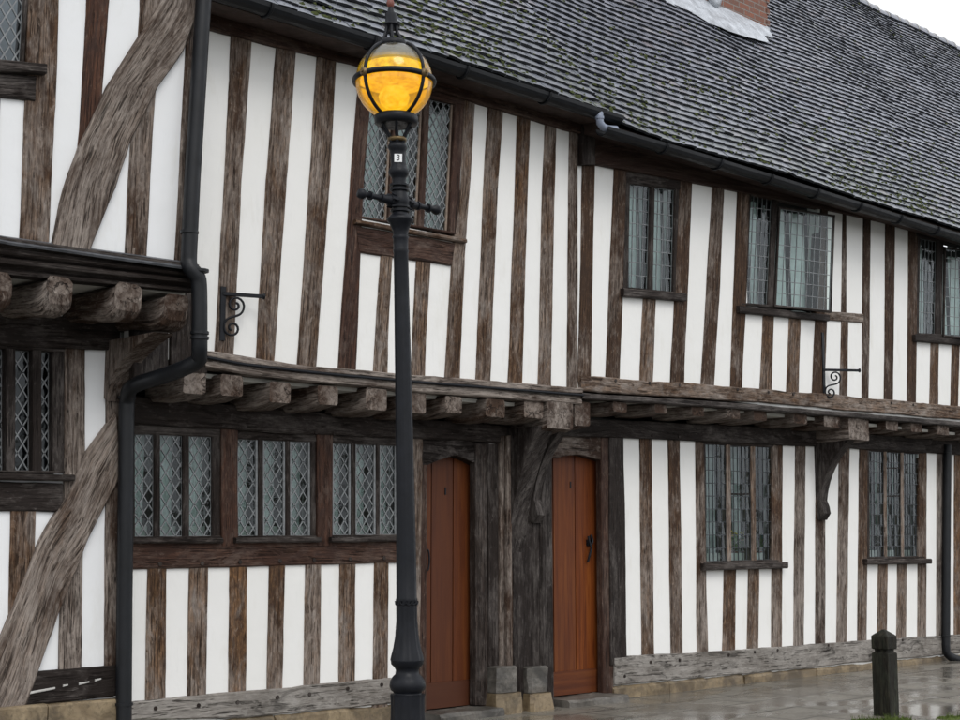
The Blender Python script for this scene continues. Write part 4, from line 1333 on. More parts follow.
# ridge tiles
for par, xa, xb, pt in ((dk_m, x0m - .2, SEAM_R, pt_m), (dk_r, SEAM_R, XEU + .2, pt_r)):
    b = MB(); x = xa
    while x < xb:
        w = .32
        rr = .12 + random.uniform(-.006, .006)
        c = pt(x, 1.0)
        dz = random.uniform(-.012, .012)
        rings = []
        for xx in (x + .006, x + w - .012):
            rings.append([(Vector((xx, c.y + .02 + rr * math.cos(a), c.z - .045 + dz + rr * 1.0 * math.sin(a))), None, (random.uniform(.4, 1), .25 * random.random(), .5)) for a in [math.pi * k / 8 for k in range(9)]]
                         + [(Vector((xx, c.y + .02 + (rr - .02) * math.cos(a), c.z - .045 + dz + (rr - .02) * math.sin(a))), None, (.3, .2, .5)) for a in [math.pi * k / 8 for k in range(8, -1, -1)]])
        b.sweep(rings)
        b.tube([Vector((x + w - .03, c.y + .02 + (rr + .004) * math.cos(a), c.z - .045 + dz + (rr + .004) * math.sin(a))) for a in [math.pi * k / 8 for k in range(9)]], .012, 5, m=1)
        x += w
    b.build('ridge_tiles', [TILE, MORTAR], par)
# roof moss
for par, dk, pt, xa, xb, cnt in ((mh, dk_m, pt_m, x0m, SEAM_R, 1500), (rh, dk_r, pt_r, SEAM_R, XEU, 4200)):
    b = MB(); rng = random.Random(5)
    for k in range(cnt):
        x = rng.uniform(xa, xb); t = min(.97, abs(rng.gauss(0, .15)) + .004)
        if rng.random() < .10: t = rng.uniform(.1, .99)
        if sn(x * 1.1, t * 6, 2) < rng.uniform(-.5, .25): continue
        if rng.random() < .06 : t = rng.uniform(.95, 1.0)
        c = pt(x, t); up = (pt(x, min(1, t + .02)) - pt(x, t - .02)).normalized(); nr = Vector((1, 0, 0)).cross(up)
        r = rng.uniform(.007, .02)
        cc = c + nr * .036
        ring = []
        sx = rng.uniform(.8, 2.2)
        top = b.vert(cc + nr * r * .9)
        for i in range(7):
            a = 2 * math.pi * i / 7
            ring.append(b.vert(cc + Vector((1, 0, 0)) * r * sx * math.cos(a) * rng.uniform(.7, 1.2) + up * r * math.sin(a) * rng.uniform(.7, 1.2) + nr * rng.uniform(-.006, .004)))
        for i in range(7): b.face((ring[i], ring[(i + 1) % 7], top), 0, True)
    o = b.build('roof_moss', MOSSM, dk); o['kind'] = 'stuff'

# ---- gutters
def gutter(par, path, r, mat=GUTTER, name='gutter', clips=.8):
    b = MB()
    rings = []
    for p in path:
        rings.append([(p + Vector((0, r * math.cos(a), r * math.sin(a))), None, (.3, .2, .5)) for a in [math.pi + math.pi * k / 8 for k in range(9)]]
                     + [(p + Vector((0, (r - .006) * math.cos(a), (r - .006) * math.sin(a) + .001)), None, (.3, .2, .5)) for a in [2 * math.pi - math.pi * k / 8 for k in range(9)]])
    b.sweep(rings, sm=False)
    L = (path[-1] - path[0]).length
    n = int(L / clips)
    for k in range(1, n):
        t = k / n * (len(path) - 1); i = int(t); p = path[i].lerp(path[min(i + 1, len(path) - 1)], t - i)
        b.tube([p + Vector((0, (r + .006) * math.cos(a), (r + .006) * math.sin(a))) for a in [math.pi + math.pi * q / 8 for q in range(9)]], .013, 6)
    return b.build(name, mat, par)


GY = EY - .035
gm = [Vector((x, GY, ez_m + .015 - .02 * k)) for k, x in ((i / 10, x0m - .2 + (SEAM_R + .12 - x0m + .2) * i / 10) for i in range(11))]
gutter(mh, gm, .075)
gr = [Vector((SEAM_R - .12 + (XEU + .2 - SEAM_R + .12) * i / 12, GY - .02, ez_r - .055 + .012 * math.sin(i))) for i in range(13)]
gutter(rh, gr, .075)
# little grey outlet elbow where the gutters meet
b = MB()
e0 = P(599.5, 113, GY - .04); 
b.tube([e0, P(599.5, 118, GY - .05), P(600, 123, GY - .05), P(603, 127, GY - .05), P(608, 129, GY - .05), P(616, 129.5, GY - .05)], .034, 10)
b.tube([P(599.5, 116.5, GY - .05), P(599.6, 119, GY - .05)], .04, 10)
o = b.build('gutter_outlet', GREYPIPE, mh); o['label'] = 'pale blue grey outlet elbow'
# soffit / fascia boards under the eaves
for par, xa, xb, ez in ((mh, x0m - .2, SEAM_R, ez_m), (rh, SEAM_R + .003, XEU + .2, ez_r)):
    b = MB()
    i0 = b.vert((xa, EY + .02, ez - .05)); i1 = b.vert((xb, EY + .02, ez - .05)); i2 = b.vert((xb, MU + .02, ez - .02)); i3 = b.vert((xa, MU + .02, ez - .02))
    j0 = b.vert((xa, EY + .02, ez + .02)); j1 = b.vert((xb, EY + .02, ez + .02)); j2 = b.vert((xb, MU + .02, ez + .2)); j3 = b.vert((xa, MU + .02, ez + .2))
    b.face((i0, i1, i2, i3)); b.face((i0, j0, j1, i1)); b.face((j0, j3, j2, j1)); b.face((i0, i3, j3, j0)); b.face((i1, j1, j2, i2))
    b.build('eaves_board', SOFFIT, par)
# heavy eaves corner post block at the seam
stud(rh, [(577, 590, 128), (577, 590, 166)], MU, .07, (.1, .1), DARKOAK, 'eaves_post')

# ---- chimney on the right roof
def roof_hit(px, py, ptf, eave):
    d = ray(px, py)
    ey, ez = eave(12); n = Vector((0, -(RZZ - ez), (RYY - ey))).normalized()
    return CAM + d * ((Vector((0, ey, ez)) - CAM).dot(n) / d.dot(n))
c0 = roof_hit(684, 9, pt_r, eave_r); c1 = roof_hit(757, 22, pt_r, eave_r)
cy = (c0.y + c1.y) / 2; cz = (c0.z + c1.z) / 2
ch = MB()
ch.box((c0.x, cy, cz - .6), (c1.x, cy + .8, RZZ + 1.2)); ch.box((c0.x - .04, cy - .04, RZZ + 1.0), (c1.x + .04, cy + .84, RZZ + 1.1))
# toothed broken corner bricks
for k in range(5): ch.box((c1.x - .02, cy - .012, cz + .12 + k * .15), (c1.x + .035, cy + .2, cz + .19 + k * .15))
chim = ch.build('chimney', BRICK, rh)
b = MB()
ctr = [roof_hit(*p, pt_r, eave_r) for p in ((652, -6), (668, 8), (690, 16), (706, 26), (730, 36), (752, 42), (767, 46), (762, 38), (771, 42), (762, 30), (756, 22))]
n_r = Vector((0, -(RZZ - ez_r), (RYY - EY))).normalized()
inner = [Vector((c0.x - .05, cy - .004, cz + .1)), Vector((c0.x + .02, cy - .012, cz + .12)), Vector((c0.x + (c1.x - c0.x) * .3, cy - .012, cz + .10)), Vector((c0.x + (c1.x - c0.x) * .55, cy - .012, cz + .11)), Vector((c1.x - .05, cy - .012, cz + .09)), Vector((c1.x + .03, cy + .1, cz + .2))]
oi = []
m_ = 26
def polyat(a, t):
    t *= len(a) - 1; i = min(int(t), len(a) - 2); return a[i].lerp(a[i + 1], t - i)
g = []
for k in range(m_ + 1):
    t = k / m_
    o_ = polyat(ctr, t) + n_r * (.05 + .012 * sn(k * 1.3)); i_ = polyat(inner, t)
    midp = Vector((i_.x, cy - .015, cz + .015)) + n_r * .04
    g.append([b.vert(o_), b.vert(o_.lerp(midp, .5) + n_r * (.012 + .02 * sn(k * .9, 4))), b.vert(midp + n_r * .008 * sn(k * 2.1)), b.vert(i_)])
for a, c in zip(g[:-1], g[1:]):
    for j in range(3): b.face((a[j], c[j], c[j + 1], a[j + 1]), 0, True)
b.build('lead_flashing', LEADSHEET, chim)
# round lead dressed patch
b = MB()
pc = Vector((c0.x + (c1.x - c0.x) * .40, cy - .02, cz + .24))
rings = []
for (rr, dy) in ((.17, .0), (.165, -.035), (.11, -.05), (.02, -.055)):
    rings.append([(pc + Vector((rr * .82 * math.cos(a), dy, rr * 1.15 * math.sin(a))), None, (.3, .2, .5)) for a in [2 * math.pi * k / 16 for k in range(16)]])
b.sweep(rings, sm=True)
b.build('lead_patch', LEADSHEET, chim)

# ---- drainpipes
def pipe(par, pts, r, collars=(), label=None, feet=()):
    b = MB()
    b.tube(pts, r, 14)
    for (p, d, h) in collars:
        p = Vector(p); d = Vector(d).normalized()
        b.tube([p - d * h, p - d * h, p + d * h, p + d * h], [r, r + .014, r + .014, r], 14)
        b.tube([p + d * (h + .012), p + d * (h + .03)], r + .008, 14)
    o = b.build('drainpipe', GUTTER, par)
    if label: o['label'] = label
    return o


def smooth_path(pts, it=2):
    for _ in range(it):
        q = [pts[0]]
        for a, c in zip(pts[:-1], pts[1:]): q += [a.lerp(c, .25), a.lerp(c, .75)]
        pts = q + [pts[-1]]
    return pts
PY = LU - .10
up_pts = [P(209, -60, PY), P(203.5, 0, PY), P(192.5, 180, PY), P(189, 255, PY)]
mid = [P(188.8, 262, PY), P(190, 268, PY - .02), P(197, 275, PY - .04), P(199.5, 283, PY - .04), P(199.5, 345, PY - .04), P(199.5, 356, PY)]
end = [P(199, 361, PY + .02), P(185, 368, PY + .1), P(160, 377, -.62), P(136, 384, -.50), P(128.5, 390, LL - .16), P(127, 400, LL - .10), P(126.5, 410, LL - .1)]
low = [P(126, 480, LL - .1), P(124.5, 600, LL - .1), P(123.5, 740, LL - .1), Vector((P(123.5, 740, LL - .1).x, LL - .1, .02))]
rp = .055
pp = up_pts[:-1] + smooth_path([up_pts[-1]] + mid + end, 2) + low
b = MB()
zv = Vector((0, 0, 1))
pipe(lh, pp, rp * .95, [(P(189.2, 240, PY), zv, .03), (P(199.5, 277, PY - .04), zv, .02), (P(199.5, 345, PY - .04), zv, .025), (P(199.5, 338, PY - .04), zv, .012), (P(126.5, 405, LL - .1), zv, .03), (P(123.6, 712, LL - .1), zv, .03)], 'black drainpipe stepping back under the jetty')
pr_ = [P(947.5, 445, -.07), P(946.5, 560, -.07), P(946, 645, -.07)]
foot = smooth_path([P(946, 645, -.07), P(946.5, 653, -.07), P(951, 657.5, -.1), P(960, 660, -.16), P(966, 664, -.2)], 2)
pipe(rh, pr_[:-1] + foot, .05, [(P(947.4, 456, -.07), zv, .03), (P(946, 640, -.07), zv, .03)], 'black drainpipe at the far end of the ground floor')

# ================================================================== BRACKETS (things)
def iron_bracket(px, y_top, y_bot, y_arm, x_end, y_end, label):
    base = P(px, y_arm, MU) + OUT * .02
    e = PZ(x_end, y_end, base.z)
    d = (e - base); d.z = 0; Ln = d.length; d.normalize()
    side = Vector((d.y, -d.x, 0))
    o = empty('sign_bracket', base, label, 'bracket', 'iron wall brackets')
    zt = P(px, y_top, MU).z; zb = P(px, y_bot, MU).z
    b = MB(); b.box((base.x - .02, base.y - .006, zb), (base.x + .02, base.y + .012, zt)); b.build('back_plate', IRON, o)
    b = MB(); b.beam([base, base + d * Ln], side, (0, 0, 1), [(.011, .013)] * 2, (.3, .2), 0, .003, 1)
    b.tube([base + d * Ln, base + d * (Ln + .012)], .022, 10); b.build('arm', IRON, o)
    b = MB()
    def spiral(c, r0, a0, turns, sgn):
        return [c + d * (r0 * (1 - .75 * t) * math.cos(a0 + sgn * 2 * math.pi * turns * t)) + zv * (r0 * (1 - .75 * t) * math.sin(a0 + sgn * 2 * math.pi * turns * t)) for t in [k / 18 for k in range(19)]]
    s = Ln * .5; hgt = base.z - zb
    c1 = base + d * (s * .62) - zv * .075; c2 = base + d * .07 - zv * (hgt * .72)
    sp1 = spiral(c1, .062, 0, 1.2, 1); sp2 = spiral(c2, .06, math.pi, 1.2, 1)
    A0, A3 = sp1[0], sp2[0]; hh = (A0 - A3).length * .55
    A1, A2 = A0 - zv * hh, A3 + zv * hh
    mid_ = [A0 * (1 - q) ** 3 + A1 * 3 * q * (1 - q) ** 2 + A2 * 3 * q * q * (1 - q) + A3 * q ** 3 for q in [k / 12 for k in range(1, 12)]]
    b.tube(sp1[::-1] + mid_ + sp2, .009, 6)
    b.build('scroll', IRON, o)


iron_bracket(221.5, 287, 341, 294, 263, 296.5, 'black iron sign bracket with scroll on the pale stud nearest the left drainpipe')
iron_bracket(822, 333, 401, 370, 859, 370.5, 'black iron sign bracket with scroll below the open casement near the right')

# ================================================================== STREET LAMP
LS = 177.0
dl = F_PX * 0 + math.hypot(F_PX, HOR - 360) / LS
cxn = 398
rgt = (cxn - 480) / math.hypot(F_PX, HOR - 360)
lp = CAM + Fh * dl + Rt * (rgt * dl); lp.z = 0
lamp = empty('street_lamp', lp, 'black cast iron street lamp with glowing amber globe standing at the kerb', 'street lamp')
def zpx(py):  # height of image row on the vertical plane through the lamp facing the camera
    d = ray(cxn, py); h = Vector((d.x, d.y, 0)); k = dl / h.dot(Fh)
    return CAM.z + d.z * k
cl = [(-10, 385.5), (0, 386), (82, 390.8), (160, 395.5), (200, 397.5), (300, 400.2), (430, 403.5), (540, 406), (620, 407.3), (690, 408.5), (760, 409.5), (800, 410)]
rows = [(zpx(y), (ln(cl, y))) for y in range(-10, 801, 10)]
def ctr_at(z):
    for (z1, x1), (z0, x0) in zip(rows[:-1], rows[1:]):
        if z0 <= z <= z1 or (z0, x0) == rows[-1]:
            x = x0 + (x1 - x0) * (z - z0) / (z1 - z0)
            break
    else:
        x = rows[0][1]
    if z > rows[0][0]: x = rows[0][1]
    off = (x - cxn) / LS
    v = lp + Rt * off
    return v.x, v.y
def pr(lst): return [(zpx(y), w / 2 / LS) for y, w in lst][::-1]
GR = 82 / 2 / LS
gx, gy = ctr_at(zpx(81.5)); GC = Vector((gx, gy, zpx(81.5)))
flut = lambda z, a: .035 * math.cos(12 * a)
b = MB(); b.lathe(pr([(694, 34), (700, 33), (712, 33), (740, 36), (790, 38)]) , 48, center=ctr_at, flute=flut)
zb0 = zpx(788)
b.lathe([(-.01, .15), (.05, .15), (.07, .13), (.12, .12), (max(.14, zb0), .107)], 8, center=ctr_at, sm=False)
b.lathe(pr([(660, 33), (664, 32), (667, 26), (670, 23), (674, 24), (677, 30), (681, 34.5), (686, 36), (690, 33), (692, 28), (694, 28), (695, 34)]), 32, center=ctr_at)
b.build('base', IRON, lamp)
b = MB(); b.lathe(pr([(600, 21), (604, 20.5), (620, 20.5), (636, 23), (648, 27), (655, 31), (660, 33)]), 48, center=ctr_at, flute=lambda z, a: .04 * math.cos(12 * a))
# petal ring
zc = zpx(602)
for k in range(12):
    a = 2 * math.pi * k / 12; cx_, cy_ = ctr_at(zc); r_ = 21.5 / 2 / LS
    c = Vector((cx_, cy_, zc)); d = Vector((math.cos(a), math.sin(a), 0)); t_ = Vector((-math.sin(a), math.cos(a), 0))
    b.tube([c + d * r_ + t_ * (.017 * math.cos(q)) + zv * (.02 * math.sin(q) + .005) for q in [math.pi + math.pi * i / 6 for i in range(7)]], .004, 5)
b.lathe(pr([(236, 15.5), (237, 17.5), (239, 15.5), (249, 15), (251, 16.5), (253, 15), (300, 15.5), (400, 17), (480, 18.5), (560, 20), (598, 20.5), (600, 22), (602, 20.5)]), 40, center=ctr_at,
        flute=lambda z, a: (.03 * math.cos(14 * a) if z < zpx(256) else 0))
b.lathe(pr([(141, 10), (144, 17), (146, 20), (148, 21), (151, 17), (154, 16), (166, 16), (169, 19), (172, 22), (175, 20), (178, 15), (180, 14.5), (185, 14), (190, 15), (194, 17), (198, 19), (201, 20), (204, 19), (208, 16), (212, 15), (217, 23), (219, 28), (221, 27), (224, 22), (229, 18), (233, 15.5), (237, 15.5)]), 28, center=ctr_at)
b.build('post', IRON, lamp)
# ladder bar
b = MB()
hx, hy = ctr_at(zpx(202)); hc = Vector((hx, hy, zpx(202)))
ax_ = Vector((1, 0, 0))
for q in (185.5, 190, 207, 211): b.tube([Vector((*ctr_at(zpx(q)), zpx(q) - .006)), Vector((*ctr_at(zpx(q)), zpx(q) + .006))], 10.2 / LS, 16)
for sg in (-1, 1):
    for dx in (.075, .14, .225): b.tube([hc + ax_ * sg * (dx - .006), hc + ax_ * sg * (dx + .006)], .036 if dx < .1 else .027, 12)
    for k in range(6):
        a_ = k * math.pi / 3; p_ = hc + ax_ * sg * .05 + Vector((0, math.cos(a_), math.sin(a_))) * .036
        b.tube([p_, p_ + Vector((sg * .03, math.cos(a_) * .008, math.sin(a_) * .008))], [.012, .004], 6)
prof = [(-.31, .006), (-.305, .026), (-.285, .032), (-.265, .024), (-.255, .015), (-.235, .015), (-.15, .017), (-.12, .024), (-.09, .03), (-.05, .036), (.05, .036), (.09, .03), (.12, .024), (.15, .017), (.235, .015), (.255, .015), (.265, .024), (.285, .032), (.305, .026), (.31, .006)]
b.tube([hc + ax_ * t for t, _ in prof], [r for _, r in prof], 12)
b.build('ladder_bar', IRON, lamp)
# cage
b = MB()
def ring_lathe(y0, w0, y1, w1, tube=False):
    pass
for zz, rr, hh in ((GC.z, GR + .006, .014),):
    b.lathe([(zz - hh, rr - .008), (zz - hh, rr + .006), (zz, rr + .012), (zz + hh, rr + .006), (zz + hh, rr - .008), (zz - hh, rr - .008)], 40, center=lambda z: (gx, gy), caps=False)
view_a = math.atan2((CAM - GC).y, (CAM - GC).x)
zlo, zhi = zpx(118), zpx(47)
ros = []
for k in range(4):
    a = view_a + math.pi / 4 + k * math.pi / 2
    d = Vector((math.cos(a), math.sin(a), 0))
    pts = []
    for q in range(25):
        z = zlo + (zhi - zlo) * q / 24
        s_ = (z - GC.z) / GR
        rr = GR * math.sqrt(max(.05, 1 - s_ * s_)) + .006
        pts.append(Vector((gx, gy, z)) + d * rr)
    b.tube(pts, .0105, 8)
    ros.append((GC + d * (GR + .018), d))
# lower ring, crown ring, legs
b.lathe(pr([(116, 43), (117, 46), (123.5, 45), (125, 40), (125.5, 34)]), 28, center=ctr_at)
b.lathe(pr([(40.5, 20), (41.5, 27), (43, 31), (48, 33), (48.5, 28)]), 28, center=ctr_at)
b.lathe(pr([(13, 9), (14, 12.5), (23, 12.5), (24, 17), (25, 19), (26, 17), (27, 12), (30, 10)]), 24, center=ctr_at)
b.lathe(pr([(7, 5), (10, 6), (12, 8), (14, 10)]), 16, center=ctr_at)
for k in range(6):
    a = view_a + k * math.pi / 3
    d = Vector((math.cos(a), math.sin(a), 0))
    c0_ = Vector((*ctr_at(zpx(27)), 0)); c1_ = Vector((*ctr_at(zpx(41)), 0))
    b.tube([Vector((c0_.x, c0_.y, zpx(25))) + d * 5.5 / LS, Vector((c0_.x, c0_.y, zpx(33))) + d * 6.5 / LS, Vector((c1_.x, c1_.y, zpx(39))) + d * 9.5 / LS, Vector((c1_.x, c1_.y, zpx(42))) + d * 12.5 / LS], .011, 6)
    c0_ = Vector((*ctr_at(zpx(125)), 0)); c1_ = Vector((*ctr_at(zpx(140)), 0))
    b.tube([Vector((c0_.x, c0_.y, zpx(124))) + d * 18 / LS, Vector((c0_.x, c0_.y, zpx(130))) + d * 13 / LS, Vector((c1_.x, c1_.y, zpx(137))) + d * 8.5 / LS, Vector((c1_.x, c1_.y, zpx(143))) + d * 7 / LS], .010, 6)
b.build('lantern_cage', IRON, lamp)
for c, d in ros:
    b = MB(); b.tube([c - d * .01, c + d * .004, c + d * .012], [.026, .026, .014], 10); b.tube([c + d * .01, c + d * .02], .009, 8); b.build('rosette', BRASS, lamp)
b = MB(); b.lathe(pr([(137.5, 15), (138, 19), (140, 20), (141.5, 18), (142, 15)]), 24, center=ctr_at); b.build('brass_ring', BRASS, lamp)
b = MB(); b.lathe(pr([(-2, 1), (0, 6), (3, 8.5), (6, 7), (8, 4)]), 16, center=ctr_at); b.build('finial', REDCAP, lamp)
# globe
def globe_mats():
    m, nt, out = new_mat('clear_upper_globe')
    tr = N(nt, 'ShaderNodeBsdfTransparent', Color=(.80, .81, .78, 1))
    gl = N(nt, 'ShaderNodeBsdfGlossy', Roughness=.08, Color=(1, 1, 1, 1))
    tl = N(nt, 'ShaderNodeBsdfTranslucent', Color=(.78, .76, .7, 1))
    co = N(nt, 'ShaderNodeTexCoord').outputs['Object']
    n = noise_(nt, co, 9, 4, .6)
    m0 = N(nt, 'ShaderNodeMixShader'); nt.links.new(ramp(nt, n, [(.35, .18), (.7, .5)]), m0.inputs[0])
    nt.links.new(tr.outputs[0], m0.inputs[1]); nt.links.new(tl.outputs[0], m0.inputs[2])
    fr = N(nt, 'ShaderNodeFresnel', IOR=1.45)
    m1 = N(nt, 'ShaderNodeMixShader'); nt.links.new(fr.outputs[0], m1.inputs[0])
    nt.links.new(m0.outputs[0], m1.inputs[1]); nt.links.new(gl.outputs[0], m1.inputs[2]); nt.links.new(m1.outputs[0], out.inputs[0])
    a = m
    m, nt, out = new_mat('frosted_amber_globe')
    tr = N(nt, 'ShaderNodeBsdfTransparent', Color=(1, .80, .45, 1))
    tl = N(nt, 'ShaderNodeBsdfTranslucent', Color=(1, .74, .30, 1))
    df = N(nt, 'ShaderNodeBsdfDiffuse', Color=(.6, .45, .25, 1))
    gl = N(nt, 'ShaderNodeBsdfGlossy', Roughness=.1)
    co = N(nt, 'ShaderNodeTexCoord').outputs['Object']
    m0 = N(nt, 'ShaderNodeMixShader'); nt.links.new(ramp(nt, noise_(nt, co, 12, 5, .65), [(.32, .25), (.68, .72)]), m0.inputs[0]); nt.links.new(tr.outputs[0], m0.inputs[1]); nt.links.new(tl.outputs[0], m0.inputs[2])
    m2 = N(nt, 'ShaderNodeMixShader', i0=.14); nt.links.new(m0.outputs[0], m2.inputs[1]); nt.links.new(df.outputs[0], m2.inputs[2])
    fr = N(nt, 'ShaderNodeFresnel', IOR=1.45)
    m1 = N(nt, 'ShaderNodeMixShader'); nt.links.new(fr.outputs[0], m1.inputs[0])
    nt.links.new(m2.outputs[0], m1.inputs[1]); nt.links.new(gl.outputs[0], m1.inputs[2]); nt.links.new(m1.outputs[0], out.inputs[0])
    b_ = m
    m, nt, out = new_mat('sodium_glow')
    co = N(nt, 'ShaderNodeTexCoord').outputs['Object']
    n = noise_(nt, co, 26, 4, .6)
    e = N(nt, 'ShaderNodeEmission', Strength=.9)
    nt.links.new(ramp(nt, n, [(.3, (.62, .27, .015)), (.5, (1.0, .56, .012)), (.7, (1.0, .76, .05))]), e.inputs['Color'])
    nt.links.new(e.outputs[0], out.inputs[0])
    c_ = m
    m, nt, out = new_mat('sodium_bulb')
    co = N(nt, 'ShaderNodeTexCoord').outputs['Object']
    e = N(nt, 'ShaderNodeEmission', Strength=1.0)
    nt.links.new(ramp(nt, noise_(nt, co, 22, 4, .65), [(.3, (.95, .48, .015)), (.5, (1.0, .70, .03)), (.7, (1.0, .86, .14))]), e.inputs['Color'])
    nt.links.new(e.outputs[0], out.inputs[0])
    return a, b_, c_, m
GUP, GLOW_, SOD, BULB = globe_mats()
def sphere_part(z0, z1, r, n=14):
    return [(z0 + (z1 - z0) * k / n, math.sqrt(max(1e-5, r * r - (z0 + (z1 - z0) * k / n - GC.z) ** 2))) for k in range(n + 1)]
b = MB(); b.lathe(sphere_part(GC.z + .005, zhi, GR - .004), 40, center=lambda z: (gx, gy), caps=False); b.build('upper_globe_glass', GUP, lamp)
b = MB(); b.lathe(sphere_part(zlo, GC.z - .005, GR - .004), 40, center=lambda z: (gx, gy), caps=False); b.build('lower_globe_glass', GLOW_, lamp)
# gear inside: glowing refractor bowl and bulb
b = MB(); b.lathe([(zpx(88), .06), (zpx(86), .17), (zpx(80), .20), (zpx(74), .195), (zpx(69), .185), (zpx(66.5), .175)], 32, center=lambda z: (gx, gy), caps=False); b.build('refractor_bowl', SOD, lamp)
b = MB(); b.lathe([(zpx(109), .0), (zpx(108), .05), (zpx(104), .08), (zpx(97), .092), (zpx(92), .08), (zpx(87), .05)], 20, center=lambda z: (gx, gy)); 
b.build('bulb', BULB, lamp)
b = MB(); b.lathe([(z_, r_) for z_, r_ in sphere_part(zpx(65), zpx(49), GR * .92)], 32, center=lambda z: (gx, gy), caps=False); b.build('reflector_dome', simple('worn_reflector', (.36, .36, .35), .4, .3, .5, .2, 12), lamp)
# number plate
pz = zpx(160); pc_ = Vector((*ctr_at(pz), pz)); dv = (CAM - pc_); dv.z = 0; dv.normalize()
sd = Vector((-dv.y, dv.x, 0))
pcn = pc_ + dv * (8.6 / LS) 
b = MB()
hw, hh = 4.0 / LS, 4.3 / LS
poly = [pcn + sd * hw * sx + zv * hh * sz for sx, sz in ((-1, -1), (1, -1), (1, 1), (-1, 1))]
b.prism(poly, (0, 0, 0), dv * -.006)
plate = b.build('number_plate', WHITEPLATE, lamp)
fc = bpy.data.curves.new('digit', 'FONT'); fc.body = '3'; fc.size = .05; fc.align_x = 'CENTER'; fc.align_y = 'CENTER'; fc.extrude = .0012; fc.offset = .0
fo_ = bpy.data.objects.new('digit', fc); COL.objects.link(fo_)
ml_ = Matrix((( sd.x, 0, dv.x, 0), (sd.y, 0, dv.y, 0), (0, 1, 0, 0), (0, 0, 0, 1)))
me = bpy.data.meshes.new_from_object(fo_); bpy.data.objects.remove(fo_)
me.transform(Matrix.Translation(pcn + dv * .001) @ ml_)
me.materials.append(IRON)
fo_ = bpy.data.objects.new('digit', me); COL.objects.link(fo_); fo_.parent = plate

# ================================================================== BOLLARD
bp_ = PZ(886.5, 715.5, .0)
BOLM = timber_material('dark_stained_bollard', (.016, .017, .013), (.045, .052, .036), (.05, .022, .014), .55)
b = MB()
hw = .078
top = P(884, 636, bp_.y).z; apex = P(884, 629.5, bp_.y).z; gr0 = P(884, 649, bp_.y).z; gr1 = P(884, 652.5, bp_.y).z
def sq(z, h, c=.008): return [(Vector((bp_.x + x, bp_.y + y, z)), Vector((x + y * .4, z, y - x * .3)), (.3, .25, .5)) for x, y in ((-h + c, -h), (h - c, -h), (h, -h + c), (h, h - c), (h - c, h), (-h + c, h), (-h, h - c), (-h, -h + c))]
b.sweep([sq(-.05, hw), sq(.2, hw), sq(gr1 - .006, hw), sq(gr1, hw - .006), sq(gr1 + .003, hw - .018), sq(gr0 - .003, hw - .018), sq(gr0, hw - .006), sq(gr0 + .008, hw), sq(top, hw), sq(top + .012, hw - .012), sq(apex, .012, .004)])
b.build('bollard', BOLM, None, origin=(bp_.x, bp_.y, 0))
bo = bpy.data.objects['bollard']
tag(bo, 'dark stained square timber bollard with pyramid top on the wet pavement edge', 'bollard')

# moss along the pavement edge
b = MB(); rng = random.Random(9)
for k in range(3600):
    t = rng.uniform(-.75, 2.2); q = abs(rng.gauss(0, .13)) - .03
    x, y = 10.55 + .874 * t - .485 * q, -2.5 - .485 * t - .874 * q
    if y < KY + .02: continue
    if sn(x * 2.3, y * 3, 1) + .35 * sn(x * 9, y * 9) < -.15 + max(0, -.2 - t) * .8: continue
    c = Vector((x, y, .002))
    h = rng.uniform(.006, .02); r = rng.uniform(.010, .028)
    t_ = b.vert(c + Vector((rng.uniform(-.01, .01), rng.uniform(-.01, .01), h)))
    rg = [b.vert(c + Vector((r * math.cos(a) * rng.uniform(.6, 1.2), r * math.sin(a) * rng.uniform(.6, 1.2), -.004))) for a in [2 * math.pi * i / 6 for i in range(6)]]
    for i in range(6): b.face((rg[i], rg[(i + 1) % 6], t_), 0, rng.random() < .5)
    if k % 3 == 0:
        a = rng.uniform(0, 6.28); dd = Vector((math.cos(a), math.sin(a), 0))
        q = [b.vert(c + dd * .004), b.vert(c - dd * .004), b.vert(c + Vector((rng.uniform(-.03, .03), rng.uniform(-.03, .03), rng.uniform(.03, .07))))]
        b.face(q)
o = b.build('kerb_moss', GRASSM); tag(o, 'bright green moss and grass tufts along the pavement edge by the bollard', 'moss', kind='stuff')

# ================================================================== THINGS BEHIND THE WINDOWS
def pot_plant(px, py, hgt, flower, label, y=.17):
    c = P(px, py, y)
    o = empty('potted_plant', c, label, 'plant', 'plants on the window sill')
    b = MB(); b.lathe([(c.z, .03), (c.z + .07, .04), (c.z + .075, .043), (c.z + .08, .036)], 14, center=lambda z: (c.x, c.y)); b.build('pot', DARKGLAZE, o)
    b = MB(); rng = random.Random(int(px))
    for k in range(46):
        a = rng.uniform(0, 6.28); el = rng.uniform(.2, 1.4); l = rng.uniform(.3, 1) * hgt
        p0 = c + Vector((0, 0, .07)); d = Vector((math.cos(a) * math.cos(el), math.sin(a) * math.cos(el) * .6, math.sin(el)))
        e = p0 + d * l; s_ = d.cross(zv).normalized() * .018
        m = p0 + d * l * .6
        b.face([b.vert(m - d * .03), b.vert(m + s_), b.vert(e), b.vert(m - s_)])
    b.build('leaves', LEAFM, o)
    if flower:
        b = MB()
        for k in range(9):
            p = c + Vector((rng.uniform(-.06, .06), rng.uniform(-.03, .03), .07 + rng.uniform(.3, .95) * hgt))
            b.lathe([(p.z - .014, .006), (p.z, .024), (p.z + .012, .014)], 7, center=lambda z, p=p: (p.x, p.y))
        b.build('flowers', flower, o)


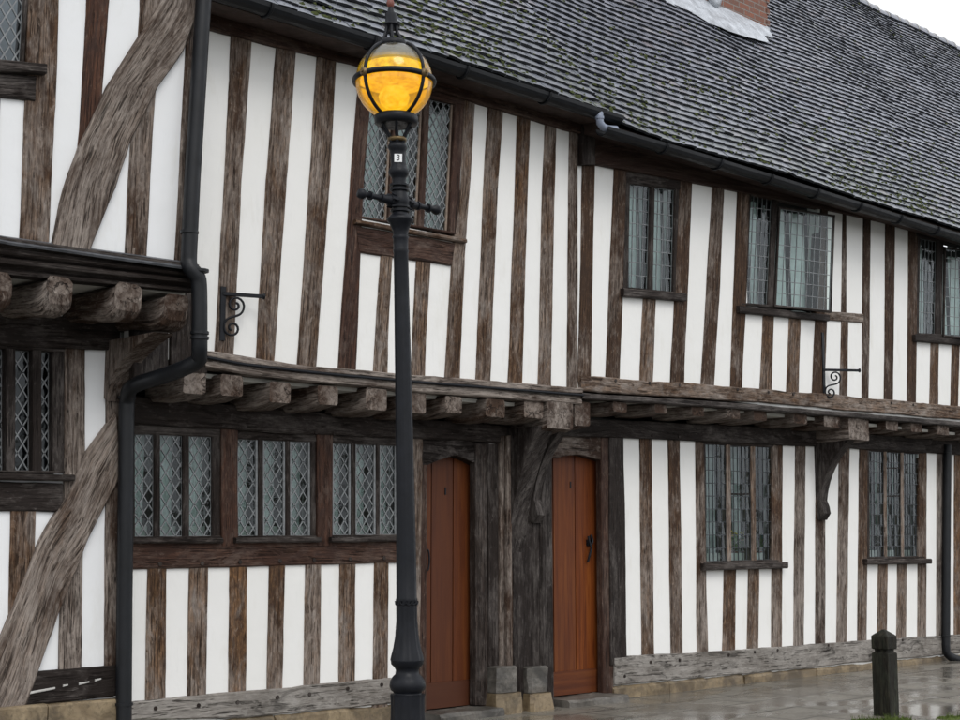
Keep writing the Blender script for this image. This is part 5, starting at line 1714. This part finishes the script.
pot_plant(734, 559, .24, YELLOWFL, 'yellow flowered pot plant behind the left edge of the lower leaded window')
pot_plant(746, 559, .22, YELLOWFL, 'yellow flowered pot plant at the middle of the lower leaded window')
pot_plant(759, 558.5, .22, None, 'plain leafy pot plant beside the teal vase in the lower leaded window')
c = P(764.5, 556, .2)
b = MB(); b.lathe([(c.z, .03), (c.z + .05, .045), (c.z + .14, .042), (c.z + .2, .024), (c.z + .23, .03)], 16, center=lambda z: (c.x, c.y)); o = b.build('vase', TEALCLOTH)
tag(o, 'teal vase standing inside the lower leaded window', 'vase')

# ================================================================== LIGHT
w = bpy.data.worlds.new('World'); sc.world = w; w.use_nodes = True
nt = w.node_tree
for n in list(nt.nodes): nt.nodes.remove(n)
out = nt.nodes.new('ShaderNodeOutputWorld')
sky = nt.nodes.new('ShaderNodeTexSky'); sky.sky_type = 'NISHITA'; sky.sun_disc = False
SUN_EL, SUN_AZ = 48, 205     # azimuth, clockwise from +Y
sky.sun_elevation = R(SUN_EL); sky.sun_rotation = R(SUN_AZ); sky.dust_density = 3.0; sky.air_density = 1.0
hs = nt.nodes.new('ShaderNodeHueSaturation'); hs.inputs['Saturation'].default_value = .16
nt.links.new(sky.outputs[0], hs.inputs['Color'])
bg = nt.nodes.new('ShaderNodeBackground'); bg.inputs['Strength'].default_value = .12
cloud = nt.nodes.new('ShaderNodeMix'); cloud.data_type = 'RGBA'; cloud.inputs[0].default_value = .7
nt.links.new(hs.outputs[0], cloud.inputs[6]); cloud.inputs[7].default_value = (7.6, 7.8, 8.1, 1)
nt.links.new(cloud.outputs[2], bg.inputs['Color']); nt.links.new(bg.outputs[0], out.inputs['Surface'])
sd_ = bpy.data.lights.new('sun', 'SUN'); sd_.energy = .6; sd_.angle = R(25); sd_.color = (1, .97, .93)
so = bpy.data.objects.new('sun', sd_); COL.objects.link(so)
so.rotation_euler = (R(90 - SUN_EL), 0, R(180 - SUN_AZ) )
dirv = Vector((math.sin(R(SUN_AZ)) * math.cos(R(SUN_EL)), math.cos(R(SUN_AZ)) * math.cos(R(SUN_EL)), math.sin(R(SUN_EL))))
so.rotation_euler = (-dirv).to_track_quat('-Z', 'Y').to_euler()
so.location = (0, -20, 30)

vs = sc.view_settings
vs.view_transform = 'Standard'; vs.look = 'None'; vs.exposure = 0.6; vs.gamma = 1
vs.use_curve_mapping = False
sc.cycles.max_bounces = 8; sc.cycles.transparent_max_bounces = 16
